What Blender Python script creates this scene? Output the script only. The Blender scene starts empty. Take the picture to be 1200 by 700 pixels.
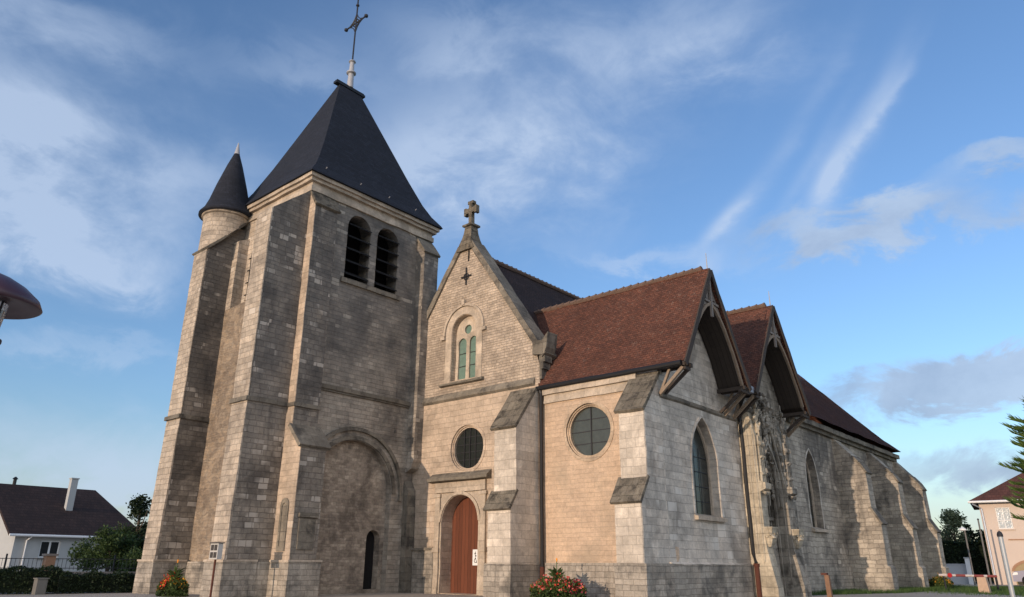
import bpy, bmesh, math, random
from mathutils import Vector, Matrix
from mathutils.geometry import tessellate_polygon
random.seed(7)
sc = bpy.context.scene
COL = sc.collection
# axes: +X south, +Y east, +Z up
# ------------------------------------------------------------------ camera
cam = bpy.data.cameras.new("camera"); camo = bpy.data.objects.new("camera", cam); COL.objects.link(camo)
Rm = Matrix(((0.7598211061, 0.2177166256, 0.6125939582), (0.6501082571, -0.2625277928, -0.7130486743), (0.0055803876, 0.9400418229, -0.3410135341)))
M4 = Rm.to_4x4(); M4.translation = Vector((0, 0, 1.05)); camo.matrix_world = M4
cam.sensor_width = 36; cam.lens = 861 / 1200 * 36; cam.clip_end = 3000; cam.clip_start = .05
sc.camera = camo
# ------------------------------------------------------------------ light
SUN_EL = 6.5; SUN_ST = 2.3; SKY_ST = 0.15
sd = bpy.data.lights.new("sun", 'SUN'); so = bpy.data.objects.new("sun", sd); COL.objects.link(so)
sd.energy = SUN_ST; sd.angle = math.radians(.5); sd.color = (1, .77, .58)
dirv = Vector((-.02, 1, -math.tan(math.radians(SUN_EL))))
so.rotation_euler = dirv.to_track_quat('-Z', 'Y').to_euler()
sc.view_settings.view_transform = 'Standard'; sc.view_settings.look = 'None'
sc.view_settings.exposure = .4; sc.view_settings.gamma = 1
w = bpy.data.worlds.new("World"); sc.world = w; w.use_nodes = True

class NT:
    def __init__(s, nt): s.nt = nt; s.n = nt.nodes; s.l = nt.links
    def node(s, t, **k):
        n = s.n.new(t)
        for a, b in k.items(): setattr(n, a, b)
        return n
    def put(s, sock, v):
        if isinstance(v, (int, float)): sock.default_value = v
        elif isinstance(v, (tuple, list)): sock.default_value = tuple(v) if len(v) == len(sock.default_value) else tuple(v) + (1,)
        else: s.l.new(v, sock)
    def m(s, op, a, b=0.0, c=None, clamp=False):
        n = s.node('ShaderNodeMath', operation=op, use_clamp=clamp)
        s.put(n.inputs[0], a); s.put(n.inputs[1], b)
        if c is not None: s.put(n.inputs[2], c)
        return n.outputs[0]
    def mix(s, f, a, b, blend='MIX'):
        n = s.node('ShaderNodeMix', data_type='RGBA', blend_type=blend)
        s.put(n.inputs[0], f); s.put(n.inputs[6], a); s.put(n.inputs[7], b)
        return n.outputs[2]
    def noise(s, vec, scale, detail=3, rough=.55, dist=0):
        n = s.node('ShaderNodeTexNoise'); s.put(n.inputs['Vector'], vec)
        n.inputs['Scale'].default_value = scale; n.inputs['Detail'].default_value = detail
        n.inputs['Roughness'].default_value = rough; n.inputs['Distortion'].default_value = dist
        return n.outputs[0]
    def ramp(s, f, lo, hi, a=0., b=1.):
        n = s.node('ShaderNodeMapRange', interpolation_type='SMOOTHSTEP')
        s.put(n.inputs[0], f)
        for i, v in enumerate((lo, hi, a, b)): n.inputs[i + 1].default_value = v
        return n.outputs[0]
    def comb(s, x, y, z):
        n = s.node('ShaderNodeCombineXYZ'); s.put(n.inputs[0], x); s.put(n.inputs[1], y); s.put(n.inputs[2], z); return n.outputs[0]
    def sep(s, v):
        n = s.node('ShaderNodeSeparateXYZ'); s.put(n.inputs[0], v); return n.outputs

T = NT(w.node_tree)
for n in list(T.n): T.n.remove(n)
sky = T.node('ShaderNodeTexSky', sky_type='NISHITA', sun_disc=False)
sky.sun_elevation = math.radians(SUN_EL); sky.sun_rotation = math.radians(182); sky.air_density = 1.0; sky.dust_density = .3; sky.ozone_density = 1.5
tc = T.node('ShaderNodeTexCoord').outputs['Generated']
dx, dy, dz = T.sep(tc)
azn = T.m('MULTIPLY', T.m('ARCTAN2', T.m('MULTIPLY', dx, -1), dy), 57.2958)
eln = T.m('MULTIPLY', T.m('ARCSINE', dz), 57.2958)
zc = T.m('MAXIMUM', T.m('ADD', dz, .10), .05)
cpl = T.comb(T.m('DIVIDE', dx, zc), T.m('DIVIDE', dy, zc), 0)
pv = T.comb(dx, dy, T.m('MULTIPLY', dz, 1.7))
n1 = T.noise(pv, 3.6, 8, .60, .4); n2 = T.noise(pv, 9.5, 7, .62, .5)
wx = T.m('MULTIPLY', T.m('SUBTRACT', n1, .5), 14); wy = T.m('MULTIPLY', T.m('SUBTRACT', n2, .5), 8)
az2 = T.m('ADD', azn, wx); el2 = T.m('ADD', eln, wy)
az3 = T.m('ADD', azn, T.m('MULTIPLY', wx, .22)); el3 = T.m('ADD', eln, T.m('MULTIPLY', wy, .16))
def blob(az0, el0, sa, se, rot, amp):
    A2, E2 = (az3, el3) if se < 1.0 and rot <= -40 else (az2, el2)
    c, s_ = math.cos(math.radians(rot)), math.sin(math.radians(rot))
    u = T.m('MULTIPLY', T.m('SUBTRACT', A2, az0), math.cos(math.radians(el0))); v = T.m('SUBTRACT', E2, el0)
    p = T.m('DIVIDE', T.m('ADD', T.m('MULTIPLY', u, c), T.m('MULTIPLY', v, s_)), sa)
    q = T.m('DIVIDE', T.m('SUBTRACT', T.m('MULTIPLY', v, c), T.m('MULTIPLY', u, s_)), se)
    e = T.m('EXPONENT', T.m('MULTIPLY', T.m('ADD', T.m('MULTIPLY', p, p), T.m('MULTIPLY', q, q)), -1))
    return T.m('MULTIPLY', e, amp)
# thin bright veils and streaks (rot: + leans up toward the north/left)
thin = [(78, 27.5, 7, 3.6, 0, .95), (75, 22.5, 7, 2.5, 0, .75), (76, 19.3, 7, 1.8, 0, .9), (84, 24, 6, 5, 0, .5), (81, 34, 8, 2, 0, .5),
        (44, 31, 9, 5, 0, .62), (37, 34, 7, 4.5, 0, .55), (42, 39, 9, 2.5, 0, .5), (50, 29, 5, 4, 0, .45), (24, 38, 6, 3.5, 0, .55),
        (12.6, 29.2, 5.5, .75, -50, .55), (14.8, 26.8, 2.6, .9, -62, .55), (10.5, 30.6, 4, .35, -46, .3), (16.5, 27.5, 5, .45, -52, .2), (23, 25, 2.6, .55, -42, .8), (30, 22.8, 6, .8, 8, .45), (19, 28, 9, .7, -50, .2), (66, 27, 5, 2, 0, .25), (61, 36, 5, 1.5, 0, .22),
        (75, 13.2, 4, .7, 0, .32), (69, 13.5, 5, .6, 0, .25), (74, 6.5, 13, 2.6, 0, .62), (62, 4, 14, 2.2, 0, .4), (8, 2.5, 12, 2.5, 0, .5)]
thick = [(18, 23.2, 7, 1.6, 0, .62), (11, 22.8, 6, 1.6, 0, .85), (4.4, 25.4, 4.5, 1.1, 0, .8), (2, 21.8, 4, 1.0, 0, .6), (8, 11.6, 9, 1.7, -3, 1.25), (0, 11.8, 9, 1.6, 0, 1.1),
         (8, 6.2, 8, 1.4, 0, .75), (2, 5.3, 7, 1.0, 0, .6)]
def total(L):
    t = None
    for b in L:
        v = blob(*b); t = v if t is None else T.m('ADD', t, v)
    return t
tn = T.m('MULTIPLY', total(thin), T.ramp(n1, .30, .62, .25, 1.1))
tn = T.m('MULTIPLY', tn, T.ramp(n2, .3, .7, .65, 1.15))
thinm = T.m('MINIMUM', tn, .72)
tk = T.m('ADD', total(thick), T.m('MULTIPLY', T.m('SUBTRACT', n2, .5), .5))
thickm = T.ramp(tk, .18, 1.0, 0, .85)
hs = T.node('ShaderNodeHueSaturation'); hs.inputs['Saturation'].default_value = 1.0; hs.inputs['Value'].default_value = 1.0
T.put(hs.inputs['Color'], sky.outputs[0])
tint = T.mix(T.ramp(eln, -2, 14, 0, 1), (.76, .80, .98), (.93, 1.12, 1.50))
skyc = T.mix(1.0, T.mix(1.0, hs.outputs[0], (SKY_ST,) * 3, 'MULTIPLY'), tint, 'MULTIPLY')
FILL_VEIL = (.84, .87, .96)
CLOUD_A = (.42, .51, .66); CLOUD_B = (.24, .31, .44)
c1 = T.mix(thinm, skyc, CLOUD_A)
shade = T.ramp(n1, .35, .65, 0, 1)
c2 = T.mix(thickm, c1, T.mix(shade, CLOUD_B, (.37, .46, .60)))
# added unseen bright bank in the west and south-west sky, lifts shaded walls
fill_veil = T.m('MULTIPLY', T.ramp(T.m('SUBTRACT', T.m('MULTIPLY', dx, .75), T.m('MULTIPLY', dy, .65)), .15, .75, 0, .85), T.ramp(n1, .25, .6, .55, 1.1))
fill_veil = T.m('MULTIPLY', fill_veil, T.ramp(dz, 0, .08, 0, 1))
c2 = T.mix(fill_veil, c2, FILL_VEIL)
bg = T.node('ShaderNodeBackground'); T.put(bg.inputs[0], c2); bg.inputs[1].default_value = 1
ow = T.node('ShaderNodeOutputWorld'); T.l.new(bg.outputs[0], ow.inputs[0])

# ------------------------------------------------------------------ materials
def newmat(name):
    m = bpy.data.materials.new(name); m.use_nodes = True
    t = NT(m.node_tree); b = m.node_tree.nodes['Principled BSDF']
    return m, t, b
def wallcoords(t):
    g = t.node('ShaderNodeNewGeometry'); px, py, pz = t.sep(g.outputs['Position']); nx, ny, nz = t.sep(g.outputs['True Normal'])
    sel = t.m('GREATER_THAN', t.m('ABSOLUTE', ny), t.m('ABSOLUTE', nx))
    u = t.m('ADD', t.m('MULTIPLY', px, sel), t.m('MULTIPLY', py, t.m('SUBTRACT', 1, sel)))
    return g.outputs['Position'], u, pz, px, py
def stone(name, c1, c2, mortar, bw=.42, bh=.2, ms=.012, dark=(.09, .08, .07), dark_amt=.5, dark_scale=.5, light=None, light_amt=0., bump=.5, rough_patch=0., warp=.02, seed=0., streak=.3, grime=None, rubble=0., vary=1.):
    m, t, b = newmat(name)
    pos, u, v, px, py = wallcoords(t)
    wv = t.m('MULTIPLY', t.m('SUBTRACT', t.noise(pos, 1.7, 3), .5), warp * 6)
    uu = t.m('ADD', u, wv); vv = t.m('ADD', v, t.m('ADD', t.m('MULTIPLY', t.m('SUBTRACT', t.noise(pos, 2.6, 3), .5), warp * 3), t.m('MULTIPLY', t.noise(t.comb(seed, .3, v), 1.3, 2), bh * 1.6)))
    vec = t.comb(uu, vv, 0)
    br = t.node('ShaderNodeTexBrick'); t.put(br.inputs['Vector'], vec)
    br.offset = .5; br.offset_frequency = 2; br.squash = .72; br.squash_frequency = 3
    for k, val in (('Scale', 1.), ('Mortar Size', ms), ('Mortar Smooth', .35), ('Bias', 0.), ('Brick Width', bw), ('Row Height', bh)): br.inputs[k].default_value = val
    t.put(br.inputs['Color1'], c1); t.put(br.inputs['Color2'], c2); t.put(br.inputs['Mortar'], mortar)
    col = br.outputs['Color']
    if rubble:
        vo = t.node('ShaderNodeTexVoronoi'); vo.feature = 'F1'; t.put(vo.inputs['Vector'], t.comb(t.m('ADD', uu, t.m('MULTIPLY', t.noise(pos, 6, 3), .12)), t.m('MULTIPLY', vv, 1.6), 0)); vo.inputs['Scale'].default_value = rubble
        ve = t.node('ShaderNodeTexVoronoi'); ve.feature = 'DISTANCE_TO_EDGE'; t.l.new(vo.inputs['Vector'].links[0].from_socket, ve.inputs['Vector']); ve.inputs['Scale'].default_value = rubble
        cc = t.sep(vo.outputs['Color'])[0]
        col = t.mix(t.ramp(cc, .1, .9), c1, c2); col = t.mix(t.ramp(ve.outputs['Distance'], .02, .09, 1, 0), col, mortar)
    # fine mottling
    f1 = t.noise(pos, 9, 6, .7); f2 = t.noise(pos, 34, 5, .7)
    col = t.mix(1, col, t.mix(f1, (.62, .62, .63), (1.38, 1.37, 1.34)), 'MULTIPLY')
    col = t.mix(1, col, t.mix(f2, (.72, .72, .72), (1.28, 1.28, 1.28)), 'MULTIPLY')
    # block to block variation
    wb_ = t.node('ShaderNodeTexWhiteNoise'); t.put(wb_.inputs['Vector'], t.comb(t.m('FLOOR', t.m('DIVIDE', t.m('ADD', uu, t.m('MULTIPLY', t.m('FLOOR', t.m('DIVIDE', vv, bh)), bw * .5)), bw)), t.m('FLOOR', t.m('DIVIDE', vv, bh)), seed + 3.3))
    if not rubble: col = t.mix(1, col, t.mix(wb_.outputs[0], (1 - .13 * vary,) * 3, (1 + .13 * vary,) * 3), 'MULTIPLY')
    cloud_ = t.noise(pos, 1.1, 6, .7, .6)
    col = t.mix(1, col, t.mix(t.ramp(cloud_, .3, .7), (1 - .20 * vary,) * 3, (1 + .18 * vary,) * 3), 'MULTIPLY')
    # soiling patches and rain streaks
    sp = t.node('ShaderNodeMapping'); t.put(sp.inputs[0], pos); sp.inputs['Location'].default_value = (seed, seed * 1.7, seed * .6)
    p1 = t.noise(sp.outputs[0], dark_scale, 7, .66, .4)
    st = t.node('ShaderNodeMapping'); t.put(st.inputs[0], pos); st.inputs['Scale'].default_value = (2.2, 2.2, .22); st.inputs['Location'].default_value = (seed, 0, 0)
    p2 = t.noise(st.outputs[0], 1., 5, .65)
    d = t.m('ADD', t.ramp(p1, .47, .66, 0, dark_amt), t.ramp(p2, .55, .75, 0, streak), clamp=True)
    col = t.mix(d, col, dark)
    if grime:
        gm = t.m('MULTIPLY', t.ramp(v, grime[0], grime[1], 0, grime[2]), t.ramp(t.noise(sp.outputs[0], .8, 5, .7), .28, .6, .45, 1.1), clamp=True)
        col = t.mix(gm, col, grime[3])
    if light:
        # single pale replaced blocks: a block-sized cell noise
        cu = t.m('FLOOR', t.m('DIVIDE', uu, bw * .9)); cv = t.m('FLOOR', t.m('DIVIDE', vv, bh))
        wn = t.node('ShaderNodeTexWhiteNoise'); wn.noise_dimensions = '3D'
        sel2 = t.m('ROUND', t.m('MULTIPLY', t.sep(pos)[0], 0)); t.put(wn.inputs['Vector'], t.comb(cu, cv, seed))
        gate = t.ramp(t.noise(sp.outputs[0], .9, 2), .45, .6, 0, 1)
        on = t.m('MULTIPLY', t.ramp(wn.outputs[0], 1 - light_amt, 1 - light_amt + .14, 0, .8), gate)
        col = t.mix(t.m('MULTIPLY', on, t.m('SUBTRACT', 1, br.outputs['Fac'])), col, light)
    if rough_patch:
        rp = t.ramp(t.noise(sp.outputs[0], .35, 4), .45, .6, 0, rough_patch)
        col = t.mix(rp, col, t.mix(t.noise(pos, 16, 4, .8), dark, c1))
    t.put(b.inputs['Base Color'], col); b.inputs['Roughness'].default_value = .93
    b.inputs['Specular IOR Level'].default_value = .15
    h = t.m('ADD', t.m('MULTIPLY', br.outputs['Fac'], -.8), t.m('ADD', t.m('MULTIPLY', f2, .5), t.m('MULTIPLY', f1, .6)))
    bp = t.node('ShaderNodeBump'); bp.inputs['Strength'].default_value = bump; bp.inputs['Distance'].default_value = .02
    t.put(bp.inputs['Height'], h); t.put(b.inputs['Normal'], bp.outputs[0])
    return m
def plain(name, c, rough=.8, metal=0., var=.25, scale=6., spec=.3, bump=.0, c2=None):
    m, t, b = newmat(name)
    g = t.node('ShaderNodeNewGeometry'); n = t.noise(g.outputs['Position'], scale, 5, .65)
    a = tuple(x * (1 - var) for x in c); bb = tuple(x * (1 + var) for x in (c2 or c))
    t.put(b.inputs['Base Color'], t.mix(n, a, bb)); b.inputs['Roughness'].default_value = rough; b.inputs['Metallic'].default_value = metal
    b.inputs['Specular IOR Level'].default_value = spec
    if bump:
        bp = t.node('ShaderNodeBump'); bp.inputs['Strength'].default_value = bump; bp.inputs['Distance'].default_value = .02
        t.put(bp.inputs['Height'], n); t.put(b.inputs['Normal'], bp.outputs[0])
    return m
def tiles(name, c1, c2, lichen, lich_amt=.3, tw=.17, th=.09, bump=.6, spec=.2):
    m, t, b = newmat(name)
    pos, u, v, px, py = wallcoords(t)
    uu = t.m('ADD', u, t.m('MULTIPLY', t.m('SUBTRACT', t.noise(pos, 3, 3), .5), .03)); vv = t.m('ADD', v, t.m('MULTIPLY', t.m('SUBTRACT', t.noise(pos, 1.3, 3), .5), .06))
    br = t.node('ShaderNodeTexBrick'); t.put(br.inputs['Vector'], t.comb(uu, vv, 0)); br.offset = .5
    for k, val in (('Scale', 1.), ('Mortar Size', .008), ('Mortar Smooth', .2), ('Bias', 0.), ('Brick Width', tw), ('Row Height', th)): br.inputs[k].default_value = val
    t.put(br.inputs['Color1'], c1); t.put(br.inputs['Color2'], c2); t.put(br.inputs['Mortar'], tuple(x * .35 for x in c1))
    n1 = t.noise(pos, .6, 6, .7); n2 = t.noise(pos, 13, 5, .75)
    col = t.mix(1, br.outputs['Color'], t.mix(n1, (.45, .45, .48), (1.65, 1.5, 1.42)), 'MULTIPLY')
    col = t.mix(1, col, t.mix(n2, (.35, .35, .35), (1.7, 1.65, 1.6)), 'MULTIPLY')
    wn = t.node('ShaderNodeTexWhiteNoise'); t.put(wn.inputs['Vector'], t.comb(t.m('FLOOR', t.m('DIVIDE', uu, tw)), t.m('FLOOR', t.m('DIVIDE', vv, th)), 1))
    col = t.mix(t.ramp(wn.outputs[0], .0, 1., 0., .35), col, tuple(x * .45 for x in c1))
    l = t.m('MULTIPLY', t.ramp(t.noise(pos, 5.5, 6, .8), .58, .70, 0, 1), t.ramp(n1, .42, .62, lich_amt * .3, lich_amt))
    l = t.m('ADD', l, t.m('MULTIPLY', t.ramp(t.noise(pos, 14, 4, .85), .58, .68, 0, 1), t.ramp(n1, .35, .6, 0.2, lich_amt)), clamp=True)
    col = t.mix(l, col, lichen)
    t.put(b.inputs['Base Color'], col); b.inputs['Roughness'].default_value = .85; b.inputs['Specular IOR Level'].default_value = spec
    # courses: saw-tooth height
    fr = t.m('FRACT', t.m('DIVIDE', vv, th))
    h = t.m('ADD', t.m('MULTIPLY', fr, -1.0), t.m('ADD', t.m('MULTIPLY', n2, .8), t.m('MULTIPLY', br.outputs['Fac'], -.6)))
    bp = t.node('ShaderNodeBump'); bp.inputs['Strength'].default_value = bump; bp.inputs['Distance'].default_value = .02
    t.put(bp.inputs['Height'], h); t.put(b.inputs['Normal'], bp.outputs[0])
    return m
def plank(name, c1, c2, width=.16, axis='u', rough=.8):
    m, t, b = newmat(name)
    pos, u, v, px, py = wallcoords(t)
    a = u if axis == 'u' else v
    cell = t.m('FLOOR', t.m('DIVIDE', a, width)); fr = t.m('FRACT', t.m('DIVIDE', a, width))
    wn = t.node('ShaderNodeTexWhiteNoise'); wn.noise_dimensions = '1D'; t.put(wn.inputs['W'], cell)
    mp = t.node('ShaderNodeMapping'); t.put(mp.inputs[0], pos); mp.inputs['Scale'].default_value = (9, 9, .9) if axis == 'u' else (1, 1, 9)
    g = t.noise(mp.outputs[0], 3, 5, .7)
    col = t.mix(wn.outputs[0], c1, c2); col = t.mix(1, col, t.mix(g, (.6, .6, .6), (1.4, 1.4, 1.4)), 'MULTIPLY')
    gap = t.m('LESS_THAN', fr, .07); col = t.mix(gap, col, tuple(x * .2 for x in c1))
    t.put(b.inputs['Base Color'], col); b.inputs['Roughness'].default_value = rough; b.inputs['Specular IOR Level'].default_value = .3
    bp = t.node('ShaderNodeBump'); bp.inputs['Strength'].default_value = .5; bp.inputs['Distance'].default_value = .01
    t.put(bp.inputs['Height'], t.m('ADD', t.m('MULTIPLY', gap, -1), t.m('MULTIPLY', g, .3))); t.put(b.inputs['Normal'], bp.outputs[0])
    return m
def leafmat(name, c1, c2, scale=2.5, trans=.25):
    m, t, b = newmat(name)
    g = t.node('ShaderNodeNewGeometry'); oi = t.noise(g.outputs['Position'], scale, 4, .7)
    rnd = g.outputs['Random Per Island']
    col = t.mix(oi, c1, c2); col = t.mix(1, col, t.mix(rnd, (.6, .65, .6), (1.45, 1.35, 1.3)), 'MULTIPLY')
    t.put(b.inputs['Base Color'], col); b.inputs['Roughness'].default_value = .6; b.inputs['Specular IOR Level'].default_value = .25
    tr = t.node('ShaderNodeBsdfTranslucent'); t.put(tr.inputs[0], col)
    mx = t.node('ShaderNodeMixShader'); mx.inputs[0].default_value = trans
    t.l.new(b.outputs[0], mx.inputs[1]); t.l.new(tr.outputs[0], mx.inputs[2]); t.l.new(mx.outputs[0], t.n['Material Output'].inputs[0])
    return m

MOR = (.42, .36, .28)
S_tower = stone("stone_tower", (.42, .365, .30), (.33, .295, .245), (.32, .285, .235), .40, .17, .010, dark=(.075, .068, .062), dark_amt=.75, dark_scale=.42, light=(.46, .41, .34), light_amt=.22, bump=.9, seed=3., streak=.55, grime=(5.5, 10.5, .6, (.12, .115, .11)))
S_towerw = stone("stone_tower_west", (.50, .42, .33), (.41, .35, .28), (.33, .28, .225), .44, .21, .012, dark=(.17, .145, .12), dark_amt=.65, dark_scale=.7, light=(.62, .55, .46), light_amt=.15, bump=.8, seed=5., streak=.3)
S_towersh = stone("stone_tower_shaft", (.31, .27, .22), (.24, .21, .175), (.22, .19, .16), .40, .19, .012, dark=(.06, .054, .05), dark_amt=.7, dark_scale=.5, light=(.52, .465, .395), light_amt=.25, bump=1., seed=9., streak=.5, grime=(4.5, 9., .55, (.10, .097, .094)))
S_rubble = stone("stone_rubble", (.36, .28, .20), (.25, .20, .15), (.30, .25, .195), .2, .12, .016, dark=(.13, .10, .08), dark_amt=.5, dark_scale=.9, bump=1., warp=.09, seed=1., streak=.2, rubble=3.6)
S_arch = stone("stone_arch_infill", (.42, .355, .28), (.30, .25, .20), (.34, .29, .23), .24, .115, .014, dark=(.07, .058, .05), dark_amt=.6, dark_scale=.7, bump=1., warp=.06, seed=2., streak=.3, vary=1.3)
S_nave = stone("stone_nave", (.53, .425, .325), (.475, .385, .295), (.42, .34, .26), .46, .215, .007, dark=(.25, .205, .16), dark_amt=.6, dark_scale=.6, light=(.60, .51, .41), light_amt=.12, bump=.8, seed=4., streak=.3, vary=.7)
S_gable = stone("stone_gable", (.51, .42, .325), (.43, .355, .28), (.34, .285, .225), .27, .11, .009, dark=(.24, .20, .16), dark_amt=.65, dark_scale=.65, bump=1., seed=6., streak=.3)
S_peach = stone("stone_transept_west", (.57, .425, .30), (.52, .39, .28), (.475, .365, .265), .40, .16, .007, dark=(.33, .27, .20), dark_amt=.6, dark_scale=.5, bump=.6, seed=7.5, streak=.12, vary=.45)
S_peachr = stone("stone_round_window_ring", (.50, .385, .275), (.46, .36, .26), (.36, .28, .21), .4, .4, .008, dark=(.25, .20, .15), dark_amt=.5, dark_scale=.9, bump=.5, seed=7.9, streak=.2)
S_pale = stone("stone_buttress_pale", (.60, .53, .44), (.55, .485, .40), (.40, .35, .29), .46, .26, .009, dark=(.33, .29, .24), dark_amt=.35, dark_scale=.8, bump=.45, seed=8., streak=.3)
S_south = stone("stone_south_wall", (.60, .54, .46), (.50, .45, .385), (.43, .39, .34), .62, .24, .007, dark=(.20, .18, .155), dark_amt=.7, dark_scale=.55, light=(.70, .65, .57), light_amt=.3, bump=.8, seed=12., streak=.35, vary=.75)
S_choir = stone("stone_choir", (.46, .41, .335), (.36, .32, .265), (.30, .265, .22), .44, .2, .014, dark=(.10, .092, .082), dark_amt=.8, dark_scale=.38, light=(.62, .56, .46), light_amt=.12, bump=.9, warp=.05, seed=14., streak=.5)
S_plinth = stone("stone_plinth", (.40, .355, .295), (.33, .295, .245), (.27, .24, .20), .36, .17, .010, dark=(.08, .076, .068), dark_amt=.7, dark_scale=.8, bump=.8, seed=16., streak=.6)
S_trim = stone("stone_trim", (.50, .42, .33), (.44, .37, .29), (.34, .29, .235), .8, .6, .006, dark=(.24, .21, .17), dark_amt=.5, dark_scale=1.1, bump=.4, seed=18., streak=.3)
S_grime = stone("stone_grimy_trim", (.23, .205, .165), (.18, .16, .13), (.12, .11, .095), .7, .4, .006, dark=(.06, .056, .05), dark_amt=.8, dark_scale=1.2, bump=.8, seed=20., streak=.5)
S_lichen = stone("stone_lichen_cap", (.20, .175, .135), (.165, .145, .115), (.10, .09, .07), .30, .3, .006, dark=(.05, .045, .038), dark_amt=.85, dark_scale=3.2, bump=1., seed=22., streak=.4)
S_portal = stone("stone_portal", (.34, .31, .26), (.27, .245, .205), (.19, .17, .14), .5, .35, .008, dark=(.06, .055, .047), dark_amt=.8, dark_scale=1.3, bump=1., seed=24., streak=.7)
S_portlit = stone("stone_portal_sunlit", (.50, .44, .34), (.42, .37, .285), (.28, .25, .19), .5, .35, .006, dark=(.17, .155, .12), dark_amt=.45, dark_scale=1.6, bump=.8, seed=25., streak=.5)  # paler copy of the portal stone, sunlight put into its colour
M_tile = tiles("roof_tile_red", (.150, .068, .046), (.088, .045, .034), (.30, .24, .19), .65)
M_tiled = tiles("roof_tile_shaded", (.050, .033, .029), (.036, .026, .024), (.16, .13, .10), .4)  # shade of the nave roof put into a darker copy of the tile
M_slate = tiles("roof_slate", (.017, .022, .035), (.009, .012, .020), (.04, .045, .05), .25, .24, .13, .4, .4)
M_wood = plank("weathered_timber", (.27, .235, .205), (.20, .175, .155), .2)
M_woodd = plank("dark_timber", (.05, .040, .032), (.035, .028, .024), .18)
M_beam = plain("timber_beam", (.26, .20, .145), .85, var=.4, scale=8, bump=.3)
M_beamd = plain("timber_beam_dark", (.06, .048, .04), .85, var=.4, scale=8, bump=.3)
M_door = plank("red_brown_door", (.16, .052, .026), (.115, .038, .020), .17, rough=.55)
M_black = plain("dark_void", (.012, .011, .011), .95, var=.3)
M_louvre = plain("louvre_slate", (.012, .012, .013), .85, var=.4)
M_iron = plain("dark_iron", (.02, .02, .024), .55, var=.3, spec=.4)
M_gutter = plain("dark_gutter", (.012, .012, .013), .5, var=.3, spec=.4)
M_rust = plain("rusty_cast_pipe", (.10, .035, .022), .8, var=.4)
M_zinc = plain("zinc", (.42, .46, .52), .45, .3, var=.12)
M_lead = plain("lead_cap", (.40, .40, .41), .5, .2, var=.2)
M_white = plain("white_paint", (.80, .80, .78), .5, var=.04)
def glassmat(name, c, rough=.25):
    m, t, b = newmat(name)
    g = t.node('ShaderNodeNewGeometry'); n = t.noise(g.outputs['Position'], 5, 4, .6)
    t.put(b.inputs['Base Color'], t.mix(n, tuple(x * .6 for x in c), tuple(x * 1.4 for x in c))); b.inputs['Roughness'].default_value = rough
    b.inputs['Specular IOR Level'].default_value = .5
    bp = t.node('ShaderNodeBump'); bp.inputs['Strength'].default_value = .25; bp.inputs['Distance'].default_value = .02
    t.put(bp.inputs['Height'], t.noise(g.outputs['Position'], 9, 2)); t.put(b.inputs['Normal'], bp.outputs[0])
    return m
G_dark = glassmat("leaded_glass_dark", (.02, .024, .022)); G_grey = glassmat("leaded_glass_grey", (.045, .055, .05), .4); G_green = glassmat("leaded_glass_green", (.13, .21, .17), .5)
G_win = glassmat("house_window_glass", (.02, .022, .024), .08)

# ------------------------------------------------------------------ geometry helpers
def newbm(): return bmesh.new()
def prism(bm, pts, vec):
    """closed polygon pts (3D) extruded along vec; polygon may be concave"""
    v = [Vector(p) for p in pts]; e = Vector(vec)
    a = [bm.verts.new(p) for p in v]; b = [bm.verts.new(p + e) for p in v]
    n = len(v)
    tri = tessellate_polygon([v])
    for t_ in tri:
        try: bm.faces.new([a[i] for i in t_]); bm.faces.new([b[i] for i in reversed(t_)])
        except ValueError: pass
    for i in range(n):
        j = (i + 1) % n; bm.faces.new([a[i], a[j], b[j], b[i]])
def box(bm, x0, x1, y0, y1, z0, z1):
    prism(bm, [(x0, y0, z0), (x1, y0, z0), (x1, y1, z0), (x0, y1, z0)], (0, 0, z1 - z0))
def P(axis, c, a, z):      # point on wall plane: axis 'Y' -> a is X ; axis 'X' -> a is Y
    return (a, c, z) if axis == 'Y' else (c, a, z)
def panel(bm, axis, c, depth, outer, holes=()):
    """wall slab with holes; depth signed offset of the back face from c"""
    loops = [list(outer)] + [list(h) for h in holes]
    flat = [p for l in loops for p in l]
    A = [bm.verts.new(P(axis, c, *p)) for p in flat]; B = [bm.verts.new(P(axis, c + depth, *p)) for p in flat]
    tri = tessellate_polygon([[Vector((p[0], p[1], 0)) for p in l] for l in loops])
    for t_ in tri:
        try: bm.faces.new([A[i] for i in t_])
        except ValueError: pass
        try: bm.faces.new([B[i] for i in reversed(t_)])
        except ValueError: pass
    k = 0
    for l in loops:
        n = len(l)
        for i in range(n):
            i0 = k + i; i1 = k + (i + 1) % n
            try: bm.faces.new([A[i0], A[i1], B[i1], B[i0]])
            except ValueError: pass
        k += n
def sheet(bm, pts):
    bm.faces.new([bm.verts.new(p) for p in pts])
def slab(bm, pts, t=.12):
    """thick slab from a planar polygon, thickness downwards along its normal"""
    v = [Vector(p) for p in pts]; n = (v[1] - v[0]).cross(v[2] - v[0]).normalized()
    if n.z > 0: n = -n
    prism(bm, v, n * t)
def circ(cx, cz, r, n=36, a0=0, a1=360):
    full = abs(a1 - a0) >= 360
    return [(cx + r * math.cos(math.radians(a0 + (a1 - a0) * i / (n if full else n - 1))), cz + r * math.sin(math.radians(a0 + (a1 - a0) * i / (n if full else n - 1)))) for i in range(n)]
def arch(cx, half, z0, zs, r=None, n=16):
    """round-headed opening outline"""
    return [(cx - half, z0)] + [(cx + half, z0)] + [(cx + half * math.cos(a), zs + half * math.sin(a)) for a in [math.pi * i / (n - 1) for i in range(n)]]
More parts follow.
